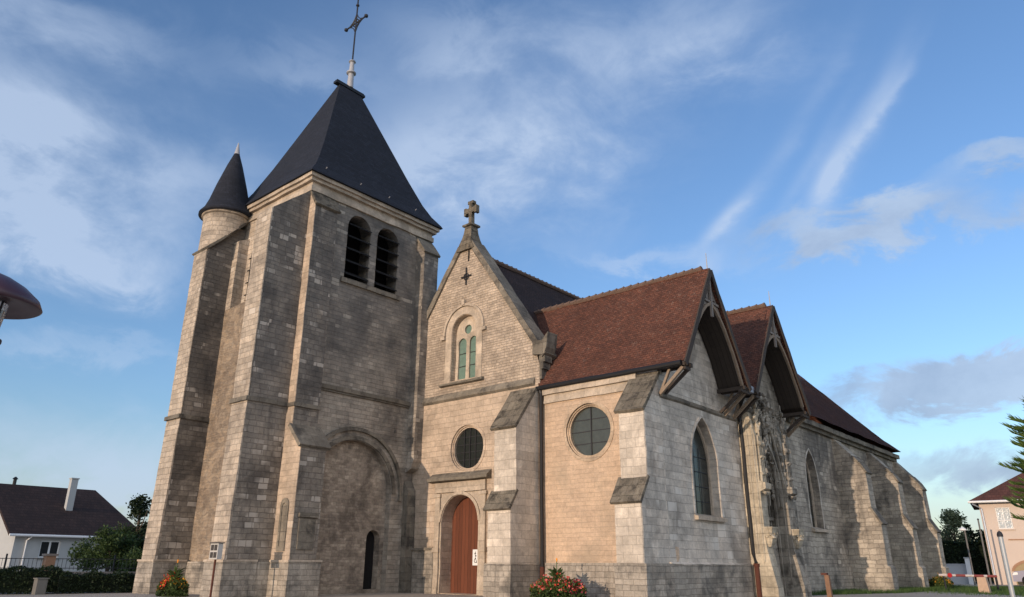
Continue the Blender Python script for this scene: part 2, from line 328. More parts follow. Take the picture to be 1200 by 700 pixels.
def lancet(cx, half, z0, zs, zt, n=9):
    """pointed opening outline"""
    h = zt - zs; R = (half * half + h * h) / (2 * half)      # radius, centres on springing line
    out = [(cx - half, z0), (cx + half, z0)]
    c = cx + half - R; am = math.asin(min(1, h / R))
    right = [(c + R * math.cos(am * i / n), zs + R * math.sin(am * i / n)) for i in range(n + 1)]
    left = [(2 * cx - p[0], p[1]) for p in reversed(right[:-1])]
    return out + right + left
def ring(bm, axis, c, depth, inner, outer):
    panel(bm, axis, c, depth, outer, [inner])
def band(bm, axis, c, depth, inner, outer):
    """open moulding strip between two equally long polylines"""
    panel(bm, axis, c, depth, list(outer) + list(reversed(inner)))
def tube(bm, pts, r, n=8, caps=True, r2=None):
    pts = [Vector(p) for p in pts]; rings = []
    for i, p in enumerate(pts):
        d = (pts[min(i + 1, len(pts) - 1)] - pts[max(i - 1, 0)]).normalized()
        a = d.orthogonal().normalized() if abs(d.z) < .99 else Vector((1, 0, 0)); 
        if abs(d.z) < .99: a = d.cross(Vector((0, 0, 1))).normalized()
        b = d.cross(a); rr = r if r2 is None else r + (r2 - r) * i / (len(pts) - 1)
        rings.append([bm.verts.new(p + (a * math.cos(2 * math.pi * k / n) + b * math.sin(2 * math.pi * k / n)) * rr) for k in range(n)])
    for i in range(len(rings) - 1):
        for k in range(n): bm.faces.new([rings[i][k], rings[i][(k + 1) % n], rings[i + 1][(k + 1) % n], rings[i + 1][k]])
    if caps: bm.faces.new(rings[0]); bm.faces.new(list(reversed(rings[-1])))
def lathe(bm, cx, cy, prof, n=32):
    rings = []
    for r, z in prof: rings.append([bm.verts.new((cx + r * math.cos(2 * math.pi * k / n), cy + r * math.sin(2 * math.pi * k / n), z)) for k in range(n)])
    for i in range(len(rings) - 1):
        for k in range(n): bm.faces.new([rings[i][k], rings[i][(k + 1) % n], rings[i + 1][(k + 1) % n], rings[i + 1][k]])
    bm.faces.new(rings[0]); bm.faces.new(list(reversed(rings[-1])))
def barm(bm, p, q, wd, ht, up=(0, 0, 1)):
    """rectangular bar from p to q"""
    p, q = Vector(p), Vector(q); d = (q - p).normalized(); s = d.cross(Vector(up)).normalized(); u = s.cross(d)
    prism(bm, [p + s * wd / 2 + u * ht / 2, p - s * wd / 2 + u * ht / 2, p - s * wd / 2 - u * ht / 2, p + s * wd / 2 - u * ht / 2], q - p)
def obj(name, bm, mat, parent=None, smooth=False, org=None):
    bmesh.ops.recalc_face_normals(bm, faces=bm.faces)
    if org is None: org = WP(parent)
    if org.length > 0: bmesh.ops.translate(bm, vec=-org, verts=bm.verts)
    me = bpy.data.meshes.new(name); bm.to_mesh(me); bm.free()
    if smooth:
        for p in me.polygons: p.use_smooth = True
    o = bpy.data.objects.new(name, me); COL.objects.link(o)
    if mat: me.materials.append(mat)
    if parent is not None: o.parent = parent
    else: o.location = org
    return o
def WP(o):
    v = Vector((0, 0, 0))
    while o is not None: v += o.location; o = o.parent
    return v
def thing(name, label, cat, loc, group=None):
    o = bpy.data.objects.new(name, None); COL.objects.link(o); o.location = loc; o.empty_display_size = .3
    o['label'] = label; o['category'] = cat
    if group: o['group'] = group
    return o
def tag(o, label, cat, group=None):
    o['label'] = label; o['category'] = cat
    if group: o['group'] = group
    return o
def struct(name, bm, mat, kind='structure'):
    o = obj(name, bm, mat, org=Vector((0, 0, 0))); o['kind'] = kind; return o
def F(fn):
    bm = newbm(); fn(bm); return bm

# ------------------------------------------------------------------ ground
def gz(x, y):
    d = math.hypot(x, y); t_ = max(0, min(1, (d - 6) / 16)); return -.5 * (1 - t_ * t_ * (3 - 2 * t_))
def ground():
    bm = newbm(); N = 96; rs = [0, 3, 6, 8, 10, 12, 14, 16, 18, 20, 22, 26, 32, 45, 70, 120, 250, 600, 1600]
    rings = [[bm.verts.new((0, 0, gz(0, 0)))]]
    for r in rs[1:]: rings.append([bm.verts.new((r * math.cos(2 * math.pi * k / N), r * math.sin(2 * math.pi * k / N), gz(r, 0))) for k in range(N)])
    for k in range(N): bm.faces.new([rings[0][0], rings[1][k], rings[1][(k + 1) % N]])
    for i in range(1, len(rings) - 1):
        for k in range(N): bm.faces.new([rings[i][k], rings[i + 1][k], rings[i + 1][(k + 1) % N], rings[i][(k + 1) % N]])
    m, t, b = newmat("gravel_ground")
    g = t.node('ShaderNodeNewGeometry'); pos = g.outputs['Position']
    n1 = t.noise(pos, .35, 5, .6); n2 = t.noise(pos, 40, 4, .8); n3 = t.noise(pos, 2.2, 5, .7)
    col = t.mix(n2, (.30, .26, .215), (.56, .49, .41)); col = t.mix(t.ramp(n1, .5, .7, 0, .5), col, (.30, .27, .215))
    px, py, pz = t.sep(pos); far = t.ramp(t.m('ADD', t.m('POWER', t.m('MULTIPLY', px, px), 1), t.m('MULTIPLY', py, py)), 3600, 6400, 0, 1)
    weeds = t.m('MULTIPLY', t.ramp(n3, .60, .68, 0, .8), t.ramp(n1, .45, .6, 0, 1)); col = t.mix(weeds, col, (.07, .10, .035))
    col = t.mix(far, col, (.07, .10, .04))
    t.put(b.inputs['Base Color'], col); b.inputs['Roughness'].default_value = .95
    bp = t.node('ShaderNodeBump'); bp.inputs['Strength'].default_value = .7; bp.inputs['Distance'].default_value = .02; t.put(bp.inputs['Height'], n2); t.put(b.inputs['Normal'], bp.outputs[0])
    struct('ground', bm, m)
ground()
M_grass = plain("grass_soil", (.05, .085, .028), .95, var=.5, scale=3, bump=.5)
M_blade = leafmat("grass_blades", (.05, .10, .025), (.09, .15, .045), 1.5, .3)
def lawn_sheet(name, pts):
    return struct(name, F(lambda bm: sheet(bm, [(x, y, .008) for x, y in pts])), M_grass)
lawn_sheet('lawn', [(-9.4, 41.5), (-1, 34), (12, 40), (14, 62), (-6, 64), (-10.2, 52)])
lawn_sheet('grass_verge', [(-11.7, 31.2), (-11.2, 31), (-9.6, 37), (-8.9, 44), (-9.5, 51), (-13, 52), (-11.7, 40)])

# ------------------------------------------------------------------ CHURCH
XS = -11.75   # south wall plane of the chapels and choir
church = thing('church', 'old limestone village church with square slate-roofed tower and red tiled gables', 'church', (-20, 25, 0))
def part(name, fn, mat, parent=None, label=None, smooth=False):
    o = obj(name, F(fn), mat, parent or church, smooth)
    if label: o['label'] = label
    return o
from mathutils import noise as MN
def weather(bm, step, amp, sag=0.):
    xs = [v.co for v in bm.verts]
    for ax in range(3):
        lo = min(v.co[ax] for v in bm.verts); hi = max(v.co[ax] for v in bm.verts)
        k = math.floor(lo / step) + 1
        while k * step < hi:
            n = Vector((0, 0, 0)); n[ax] = 1; c = Vector((0, 0, 0)); c[ax] = k * step + .0137
            bmesh.ops.bisect_plane(bm, geom=bm.verts[:] + bm.edges[:] + bm.faces[:], plane_co=c, plane_no=n, dist=1e-5); k += 1
    for v in bm.verts:
        p = v.co
        d = MN.noise_vector(p * 1.1) * amp + MN.noise_vector(p * 4.3 + Vector((9, 3, 5))) * amp * .45
        v.co = p + d
        if sag: v.co.z += MN.noise(p * .55) * sag
NOW = {'spire', 'iron_cross', 'glass', 'window_surround'}
def part(name, fn, mat, parent=None, label=None, smooth=False):
    bm = F(fn); nm = mat.name if mat else ''
    if nm.startswith('stone_') or name in ('arch_infill',):
        weather(bm, .34, .020)
    elif nm.startswith('roof_tile'):
        weather(bm, .5, .018, .07)
    elif name in ('gutter', 'downpipe', 'gable_hood', 'gable_boards', 'barge_board', 'arch_trim', 'round_window', 'window', 'glazing_bar', 'vent_slit', 'tower_doorway', 'belfry_opening'):
        weather(bm, .6, .018)
    bmesh.ops.recalc_face_normals(bm, faces=bm.faces)
    o = obj(name, bm, mat, parent or church, smooth)
    if label: o['label'] = label
    return o
# --- tower
TX0, TX1, TY0, TY1 = -29.3, -23.5, 14.85, 21.5
belf = [arch(17.36, .60, 12.12, 14.47), arch(18.93, .60, 12.12, 14.47)]
AC, AZ, AR = 18.05, 3.70, 1.90
bigarch = [(AC - AR, .02)] + [(AC + AR, .02)] + [(AC + AR * math.cos(a), AZ + AR * math.sin(a)) for a in [math.pi * i / 23 for i in range(24)]]
part('tower_south_wall', lambda bm: panel(bm, 'X', TX1, -.7, [(TY0, 0), (TY1, 0), (TY1, 15.8), (TY0, 15.8)], belf + [bigarch]), S_tower)
wbel = [arch(-27.1, .55, 11.55, 13.5), arch(-25.35, .55, 11.55, 13.5)]
part('tower_west_wall', lambda bm: panel(bm, 'Y', TY0, .7, [(TX0, 0), (TX1 - .7, 0), (TX1 - .7, 15.8), (TX0, 15.8)], wbel), S_towerw)
part('tower_back_walls', lambda bm: (box(bm, TX0, TX1 - .7, TY1 - .7, TY1 - .003, 0, 15.8), box(bm, TX0, TX0 + .7, TY0 + .7, TY1 - .7, 0, 15.8)), S_towerw)
def wlow(bm):
    prism(bm, [(-28.37, TY0, 0), (-28.37, 14.4, 0), (-28.37, 14.4, 11.1), (-28.37, TY0 - .003, 11.45)], (3.87, 0, 0))
part('tower_west_rubble_facing', wlow, S_rubble)
part('stair_pier', lambda bm: prism(bm, [(-28.37, TY0 - .003, 11.1), (-28.37, 14.4, 11.1), (-28.37, 14.4, 14.2), (-28.37, TY0 - .003, 14.45)], (.40, 0, 0)), S_towerw)
# blind arch infill with its small doorway
sd_ = arch(19.42, .33, .15, 1.98, n=12)
part('arch_infill', lambda bm: panel(bm, 'X', TX1 - .28, -.4, [(p[0], p[1]) for p in [(AC - AR - .1, 0), (AC + AR + .1, 0), (AC + AR + .1, AZ + AR + .1), (AC - AR - .1, AZ + AR + .1)]], [sd_]), S_arch)
part('tower_doorway', lambda bm: box(bm, TX1 - .66, TX1 - .60, 19.0, 19.85, .1, 2.4), M_black)
def archm(bm):
    def arc(r, n=28, a0=-6, a1=186): return [(AC + r * math.cos(math.radians(a0 + (a1 - a0) * i / (n - 1))), AZ + r * math.sin(math.radians(a0 + (a1 - a0) * i / (n - 1)))) for i in range(n)]
    band(bm, 'X', TX1 + .05, -.04, arc(1.93, a0=0, a1=180), arc(2.10, a0=0, a1=180))
    band(bm, 'X', TX1 + .11, -.10, arc(2.28), arc(2.42))
part('arch_moulding', archm, S_grime)
def jamb(bm):
    prism(bm, [(TX1, 20.62, 4.3), (TX1, 20.62, .0), (TX1 + .35, 20.62, 0), (TX1 + .25, 20.62, 3.9)], (0, .43, 0))
part('wall_respond', jamb, S_grime)
# belfry: louvres and void
for i, (c, h, z0, zt, ax) in enumerate(((17.36, .60, 12.12, 15.05, 'X'), (18.93, .60, 12.12, 15.05, 'X'), (-27.1, .55, 11.55, 14.1, 'Y'), (-25.35, .55, 11.55, 14.1, 'Y'))):
    bm = newbm()
    if ax == 'X': box(bm, TX1 - .74, TX1 - .70, c - .72, c + .72, z0 - .1, zt + .1)
    else: box(bm, c - .7, c + .7, TY0 + .70, TY0 + .74, z0 - .1, zt + .1)
    f = obj('belfry_opening', bm, M_black, church)
    k = 0; z = z0 + .12
    while z < zt - .35:
        bm = newbm()
        if ax == 'X': prism(bm, [(TX1 - .62, c - h + .01, z + .42), (TX1 + .10, c - h + .01, z), (TX1 + .10, c - h + .01, z + .05), (TX1 - .62, c - h + .01, z + .47)], (0, 2 * h - .02, 0))
        else: prism(bm, [(c - h + .01, TY0 + .62, z + .42), (c - h + .01, TY0 - .10, z), (c - h + .01, TY0 - .10, z + .05), (c - h + .01, TY0 + .62, z + .47)], (2 * h - .02, 0, 0))
        obj('louvre', bm, M_louvre, f); z += .56
part('belfry_sill', lambda bm: (box(bm, TX1 + .002, TX1 + .10, 16.6, 19.75, 11.88, 12.08)), S_grime)
part('belfry_sill', lambda bm: (box(bm, -27.6, -24.6, TY0 - .10, TY0 - .002, 11.47, 11.6)), S_trim)
# buttresses at the tower
def wbut(bm):
    prism(bm, [(TX1 - 1.0, TY0, 0), (TX1 - 1.0, 13.18, 0), (TX1 - 1.0, 13.23, 6.45), (TX1 - 1.0, 13.26, 6.5), (TX1 - 1.0, 13.26, 13.95), (TX1 - 1.0, TY0, 15.35)], (.998, 0, 0))
part('buttress', wbut, S_towersh, label='tall west buttress at the tower corner, dark on its south side')
# thin paler stone on the west ends of the tower buttresses
part('buttress_facing', lambda bm: prism(bm, [(TX1 - 1.02, 13.13, 1.15), (TX1 - 1.02, 13.20, 6.4), (TX1 - 1.02, 13.205, 13.9), (TX1 - 1.02, 13.255, 13.9), (TX1 - 1.02, 13.22, 1.15)], (1.022, 0, 0)), S_towerw)
part('string_course', lambda bm: (box(bm, TX1 - 1.08, TX1 + .05, 13.12, 13.2, 6.42, 6.58), box(bm, TX1 + .002, TX1 + .06, 13.2, TY0 - .06, 6.42, 6.58)), S_grime)
def nwbut(bm):
    prism(bm, [(-29.42, 14.9, 0), (-29.42, 13.18, 0), (-29.42, 13.26, 6.45), (-29.42, 13.28, 13.7), (-29.42, 14.42, 14.95), (-29.42, 14.9, 14.95)], (1.05, 0, 0))
part('buttress', nwbut, S_towersh, label='north-west tower buttress carrying the round turret')
part('buttress_facing', lambda bm: prism(bm, [(-29.44, 13.12, 1.15), (-29.44, 13.21, 6.4), (-29.44, 13.215, 13.68), (-29.44, 13.27, 13.7), (-29.44, 13.22, 1.15)], (1.072, 0, 0)), S_towerw)
part('string_course', lambda bm: (box(bm, -29.5, -28.30, 13.12, 13.22, 6.36, 6.52), box(bm, -28.368, -28.30, 13.22, 14.4, 6.36, 6.52)), S_grime)
part('buttress_cap', lambda bm: slab(bm, [(-29.55, 13.14, 13.60), (-28.25, 13.14, 13.60), (-28.05, 14.6, 15.18), (-29.55, 14.6, 15.18)], .1), S_grime)
def sbut(bm):
    prism(bm, [(TX1, TY0 + .002, 0), (-22.42, TY0 + .002, 0), (-22.42, TY0 + .002, 5.05), (-23.08, TY0 + .002, 5.72), (-23.1, TY0 + .002, 14.62), (TX1, TY0 + .002, 15.3)], (0, 1.05, 0))
part('buttress', sbut, S_towersh, label='south buttress at the tower front corner, lit on its west side')
part('buttress_facing', lambda bm: prism(bm, [(TX1, TY0 - .03, 1.15), (-22.40, TY0 - .03, 1.15), (-22.40, TY0 - .03, 5.05), (-23.07, TY0 - .03, 5.70), (-23.09, TY0 - .03, 14.6), (TX1, TY0 - .03, 15.3)], (0, .028, 0)), S_nave)
part('buttress_cap', lambda bm: slab(bm, [(-22.3, TY0 - .12, 4.98), (-22.3, TY0 + 1.2, 4.98), (-23.1, TY0 + 1.2, 5.80), (-23.1, TY0 - .12, 5.80)], .13), S_grime, label='dark mossy sloping cap on the lower step of the buttress')
part('buttress_cap', lambda bm: slab(bm, [(-22.98, TY0 - .06, 14.58), (-22.98, TY0 + 1.15, 14.58), (-23.5, TY0 + 1.15, 15.35), (-23.5, TY0 - .06, 15.35)], .10), S_lichen)
part('string_course', lambda bm: (box(bm, TX1 + .002, -23.02, TY0 - .08, TY0 - .032, 6.42, 6.56), box(bm, -23.078, -23.0, TY0 - .03, TY0 + 1.10, 6.42, 6.56)), S_grime)
part('niche', lambda bm: (panel(bm, 'Y', TY0 - .07, .035, arch(-22.95, .24, 1.45, 2.95, n=10), [arch(-22.95, .13, 1.6, 2.9, n=8)]), box(bm, -23.1, -22.8, TY0 - .045, TY0 - .034, 1.6, 3.0)), S_grime)
part('carved_panel', lambda bm: (box(bm, -22.418, -22.36, 15.05, 15.7, 1.5, 2.5), box(bm, -22.418, -22.30, 15.0, 15.76, 2.55, 2.68)), S_grime)
def sebut(bm):
    prism(bm, [(TX1, 20.65, 4.6), (-23.15, 20.65, 4.75), (-23.02, 20.65, 5.1), (-22.97, 20.65, 14.45), (TX1, 20.65, 15.2)], (0, .85, 0))
part('buttress', sebut, S_tower, label='shallow south buttress between the tower and the nave gable')
part('buttress_cap', lambda bm: slab(bm, [(-22.87, 20.58, 14.42), (-22.87, 21.56, 14.42), (-23.5, 21.56, 15.28), (-23.5, 20.58, 15.28)], .1), S_grime)
part('string_course', lambda bm: (box(bm, TX1 + .002, TX1 + .12, 15.92, 20.64, 7.38, 7.54), box(bm, TX1 + .002, TX1 + .07, 15.92, 20.64, 7.30, 7.38)), S_grime)
# plinths
def tplinth(bm):
    for x0, x1, y0, y1 in ((TX1 - 1.12, TX1 + .10, 13.05, 14.28), (-29.55, -28.25, 13.05, 14.28), (TX1 + .102, -22.28, TY0 - .12, TY0 + 1.17), (-29.55, TX1 + .101, 14.29, TY0 + .3), (TX1 + .002, TX1 + .12, TY0 + 1.18, AC - AR)):
        prism(bm, [(x0, y0, 0), (x1, y0, 0), (x1, y1, 0), (x0, y1, 0)], (0, 0, 1.1))
part('plinth', tplinth, S_plinth)
def pltop(bm):
    for x0, x1, y0, y1 in ((TX1 - 1.15, TX1 + .13, 13.02, 14.27), (-29.58, -28.22, 13.02, 14.27), (TX1 + .132, -22.25, TY0 - .15, TY0 + 1.2)):
        box(bm, x0, x1, y0, y1, 1.102, 1.17)
part('plinth_moulding', pltop, S_trim)
# cornice
def corn(bm):
    for k, (o_, z0, z1) in enumerate(((.08, 15.3, 15.52), (.02, 15.52, 15.72), (.16, 15.72, 15.86), (.26, 15.862, 16.02))):
        box(bm, TX0 - o_, TX1 + o_, TY0 - o_, TY1 + o_, z0, z1)
part('tower_cornice', corn, S_trim)
def spire(bm):
    cx, cy = -26.40, 18.18; lv = [(16.02, 3.28, 3.68), (16.14, 3.22, 3.62), (16.6, 2.88, 3.28), (17.2, 2.56, 2.96), (18.5, 2.02, 2.42), (23.35, .06, .62)]
    rg = [[bm.verts.new((cx + sx * hx, cy + sy * hy, z)) for sx, sy in ((-1, -1), (1, -1), (1, 1), (-1, 1))] for z, hx, hy in lv]
    for a, b in zip(rg, rg[1:]):
        for k in range(4): bm.faces.new([a[k], a[(k + 1) % 4], b[(k + 1) % 4], b[k]])
    bm.faces.new(rg[0]); bm.faces.new(rg[-1])
sp = part('spire', spire, M_slate)
part('ridge_cap', lambda bm: (box(bm, -26.54, -26.26, 17.3, 19.05, 23.28, 23.40), box(bm, -26.5, -26.3, 17.35, 19.0, 23.402, 23.48)), M_gutter, sp)
for y in (15.4, 17.2, 18.8, 20.4): part('snow_hook', lambda bm: barm(bm, (-23.53, y, 16.52), (-23.42, y, 16.60), .03, .03), M_lead, sp)
fin = part('spire_finial', lambda bm: lathe(bm, -26.4, 18.18, [(.02, 23.4), (.17, 23.45), (.15, 23.9), (.14, 24.25), (.24, 24.3), (.24, 24.36), (.13, 24.4), (.11, 24.95), (.18, 25.0), (.16, 25.05), (.04, 25.08)], 16), M_lead, smooth=False)
def icross(bm):
    x, y = -26.4, 18.18; zc_ = 27.45
    tube(bm, [(x, y, 24.9), (x, y, 29.6)], .04, 6)
    tube(bm, [(x - .82, y, zc_), (x + .82, y, zc_)], .045, 6)
    for s in (-1, 1):
        lathe(bm, x + s * .82, y, [(.02, zc_ - .11), (.10, zc_ - .05), (.10, zc_ + .05), (.02, zc_ + .11)], 8)
        for t_ in (-1, 1):   # curved braces in the four angles
            tube(bm, [(x + s * .52, y, zc_ + t_ * .03), (x + s * .30, y, zc_ + t_ * .14), (x + s * .15, y, zc_ + t_ * .30), (x + s * .03, y, zc_ + t_ * .55)], .028, 5)
            tube(bm, [(x + s * .30, y, zc_), (x + s * .16, y, zc_ + t_ * .14), (x, y, zc_ + t_ * .30)], .025, 5)
    for a in range(12):
        a0, a1 = a * math.pi / 6, (a + 1) * math.pi / 6
        tube(bm, [(x + .2 * math.cos(a0), y, zc_ + .2 * math.sin(a0)), (x + .2 * math.cos(a1), y, zc_ + .2 * math.sin(a1))], .022, 4)
    lathe(bm, x, y, [(.02, 28.5), (.09, 28.55), (.09, 28.62), (.02, 28.66)], 8)
part('iron_cross', icross, M_iron)
# turret
tx, ty = -29.05, 14.22
def turr(bm):
    lathe(bm, tx, ty, [(.97, 13.0), (.97, 15.4), (1.05, 15.44), (1.05, 15.60)], 40)
    for v in bm.verts:
        if v.co.z < 13.1: v.co.z = max(13.62, 13.60 + (v.co.y - 13.2) * 1.08)
part('turret', turr, S_towerw)
tr_ = part('turret_roof', lambda bm: lathe(bm, tx, ty, [(1.20, 15.52), (1.20, 15.60), (1.02, 15.85), (.86, 16.3), (.66, 17.1), (.34, 18.2), (.12, 18.85)], 40), M_slate, smooth=True)
part('turret_tip', lambda bm: lathe(bm, tx, ty, [(.13, 18.83), (.12, 18.9), (.02, 19.45)], 14), M_lead, tr_)

# --- nave west gable
NY = 21.07
oc_c = (-20.40, 5.40); gw = (-20.74, 10.3)
doorh = arch(-20.65, .98, .03, 2.62, n=20)
gout = [(TX1 + .003, 0), (-16.7, 0), (-16.7, 8.1), (-16.95, 8.9), (-20.74, 14.42), (-23.2, 10.98), (TX1 + .003, 10.6)]
gablehole = arch(-20.74, .70, 8.2, 10.3, n=18)
low = [(TX1 + .003, 0), (-16.7, 0), (-16.7, 7.5), (TX1 + .003, 7.5)]
up = [(TX1 + .003, 7.5), (-16.7, 7.5), (-16.7, 8.1), (-16.95, 8.95), (-20.74, 14.42), (-23.2, 10.98), (TX1 + .003, 10.6)]
part('nave_west_wall', lambda bm: panel(bm, 'Y', NY, .75, low, [circ(*oc_c, .90), doorh]), S_nave)
part('nave_gable', lambda bm: panel(bm, 'Y', NY, .75, up, [gablehole]), S_gable)
part('string_course', lambda bm: prism(bm, [(-23.05, NY - .002, 7.38), (-23.05, NY - .11, 7.46), (-23.05, NY - .11, 7.54), (-23.05, NY - .002, 7.72)], (6.12, 0, 0)), S_grime)
# coping
def cop(bm):
    for (x0, z0), (x1, z1) in (((-16.55, 8.42), (-20.5, 14.18)), ((-23.3, 10.80), (-20.98, 14.10))):
        d = Vector((x1 - x0, 0, z1 - z0)).normalized(); n = Vector((-d.z, 0, d.x)); n = n if n.z > 0 else -n
        a = Vector((x0, NY - .10, z0)); b = Vector((x1, NY - .10, z1))
        prism(bm, [a, b, b + n * .24, a + n * .24], (0, .75, 0))
part('gable_coping', cop, S_grime)
def kneel(bm):
    prism(bm, [(-16.95, NY - .13, 8.55), (-16.42, NY - .13, 8.5), (-16.28, NY - .13, 8.75), (-16.22, NY - .13, 9.35), (-16.5, NY - .13, 9.05), (-16.95, NY - .13, 9.12)], (0, .62, 0))
    for k, (x, z0, z1) in enumerate(((-16.44, 8.24, 8.50), (-16.52, 7.98, 8.24), (-16.60, 7.6, 7.98))): box(bm, -16.702, x, NY - .03, NY + .42, z0 + .004, z1)
part('kneeler', kneel, S_grime)
def peak(bm):
    prof = [(.52, 13.95), (.38, 14.25), (.29, 14.55), (.23, 14.85), (.20, 15.13), (.29, 15.16), (.29, 15.24), (.16, 15.29)]
    rg = [[bm.verts.new((-20.70 + sx * h, NY + .22 + sy * min(h, .36), z)) for sx, sy in ((-1, -1), (1, -1), (1, 1), (-1, 1))] for h, z in prof]
    for a, b in zip(rg, rg[1:]):
        for k in range(4): bm.faces.new([a[k], a[(k + 1) % 4], b[(k + 1) % 4], b[k]])
    bm.faces.new(rg[0]); bm.faces.new(rg[-1])
pk = part('gable_finial', peak, S_lichen)
def scross(bm):
    x, y = -20.70, NY + .22
    out = [(-.10, 0), (.10, 0), (.10, .62), (.30, .62), (.30, .54), (.44, .54), (.44, .92), (.30, .92), (.30, .86), (.10, .86), (.10, 1.08), (.18, 1.08), (.18, 1.24), (-.18, 1.24), (-.18, 1.08), (-.10, 1.08), (-.10, .86), (-.30, .86), (-.30, .92), (-.44, .92), (-.44, .54), (-.30, .54), (-.30, .62), (-.10, .62)]
    prism(bm, [(x + a * .88, y - .10, 15.28 + b * .93) for a, b in out], (0, .20, 0))
part('stone_cross', scross, S_lichen)
def tie(bm):
    x, y, z = -20.68, NY - .045, 12.72
    tube(bm, [(x, y, z - .38), (x, y, z + .42)], .03, 5); tube(bm, [(x - .30, y, z), (x + .30, y, z)], .03, 5)
    for a in range(10):
        a0, a1 = a * math.pi / 5, (a + 1) * math.pi / 5
        tube(bm, [(x + .14 * math.cos(a0), y, z + .14 * math.sin(a0)), (x + .14 * math.cos(a1), y, z + .14 * math.sin(a1))], .025, 4)
part('wall_tie', tie, M_iron)
part('vent_slit', lambda bm: box(bm, -20.62, -20.54, NY - .012, NY - .003, 13.42, 14.05), M_black)
# gable window
gwf = part('window', lambda bm: panel(bm, 'Y', NY + .26, .18, arch(-20.74, .74, 8.1, 10.3, n=18), [arch(-21.06, .23, 8.3, 9.85, n=10), arch(-20.42, .23, 8.3, 9.85, n=10), circ(-20.74, 10.42, .20, 16)]), S_trim, label='twin-light round-headed window high in the gable')
part('glass', lambda bm: box(bm, -21.4, -20.1, NY + .34, NY + .36, 8.2, 10.8), G_green, gwf)
part('glazing_bar', lambda bm: [box(bm, x, x + .46, NY + .325, NY + .338, z, z + .03) for x in (-21.29, -20.65) for z in (8.85, 9.4)], M_iron, gwf)
def hood(bm):
    def arc(r, a0=-3, a1=183, n=26): return [(-20.74 + r * math.cos(math.radians(a0 + (a1 - a0) * i / (n - 1))), 10.3 + r * math.sin(math.radians(a0 + (a1 - a0) * i / (n - 1)))) for i in range(n)]
    band(bm, 'Y', NY - .09, .087, arc(1.08), arc(1.18))
    box(bm, -22.05, -21.82, NY - .12, NY - .003, 10.08, 10.22); box(bm, -19.66, -19.43, NY - .12, NY - .003, 10.08, 10.22); box(bm, -20.82, -20.66, NY - .14, NY - .003, 11.42, 11.66)
part('hood_mould', hood, S_trim, gwf)
part('window_surround', lambda bm: panel(bm, 'Y', NY - .03, .028, arch(-20.74, 1.06, 8.14, 10.3, n=24), [arch(-20.74, .72, 8.16, 10.3, n=24)]), S_trim, gwf)
part('sill', lambda bm: prism(bm, [(-21.98, NY - .003, 8.0), (-21.98, NY - .16, 8.03), (-21.98, NY - .16, 8.12), (-21.98, NY + .25, 8.2), (-21.98, NY + .25, 8.0)], (2.44, 0, 0)), S_grime, gwf)
# oculi
def oculus(cx, cz, r, wallY, lab, glassm, bars, rm=None):
    f = part('round_window', lambda bm: (panel(bm, 'Y', wallY - .025, .022, circ(cx, cz, r * 1.26, 40), [circ(cx, cz, r * 1.12, 40)]), panel(bm, 'Y', wallY + .05, .05, circ(cx, cz, r * 1.125, 40), [circ(cx, cz, r * 1.06, 40)]), panel(bm, 'Y', wallY + .10, .2, circ(cx, cz, r * 1.13, 40), [circ(cx, cz, r, 40)])), rm or S_nave, label=lab)
    part('glass', lambda bm: panel(bm, 'Y', wallY + .2, .02, circ(cx, cz, r + .02, 32)), glassm, f)
    def bb(bm):
        for k, (a, bq) in enumerate(bars):
            if a == 'v': h = math.sqrt(max(0, r * r - bq * bq)); box(bm, cx + bq - .018, cx + bq + .018, wallY + .16, wallY + .185, cz - h, cz + h)
            else: h = math.sqrt(max(0, r * r - bq * bq)); box(bm, cx - h, cx + h, wallY + .186, wallY + .198, cz + bq - .015, cz + bq + .015)
    part('glazing_bar', bb, M_iron, f)
oculus(oc_c[0], oc_c[1], .80, NY, 'round window over the west door, leaded dark glass', G_dark, [('v', -.3), ('v', 0), ('v', .3), ('h', -.45), ('h', -.15), ('h', .15), ('h', .45)])
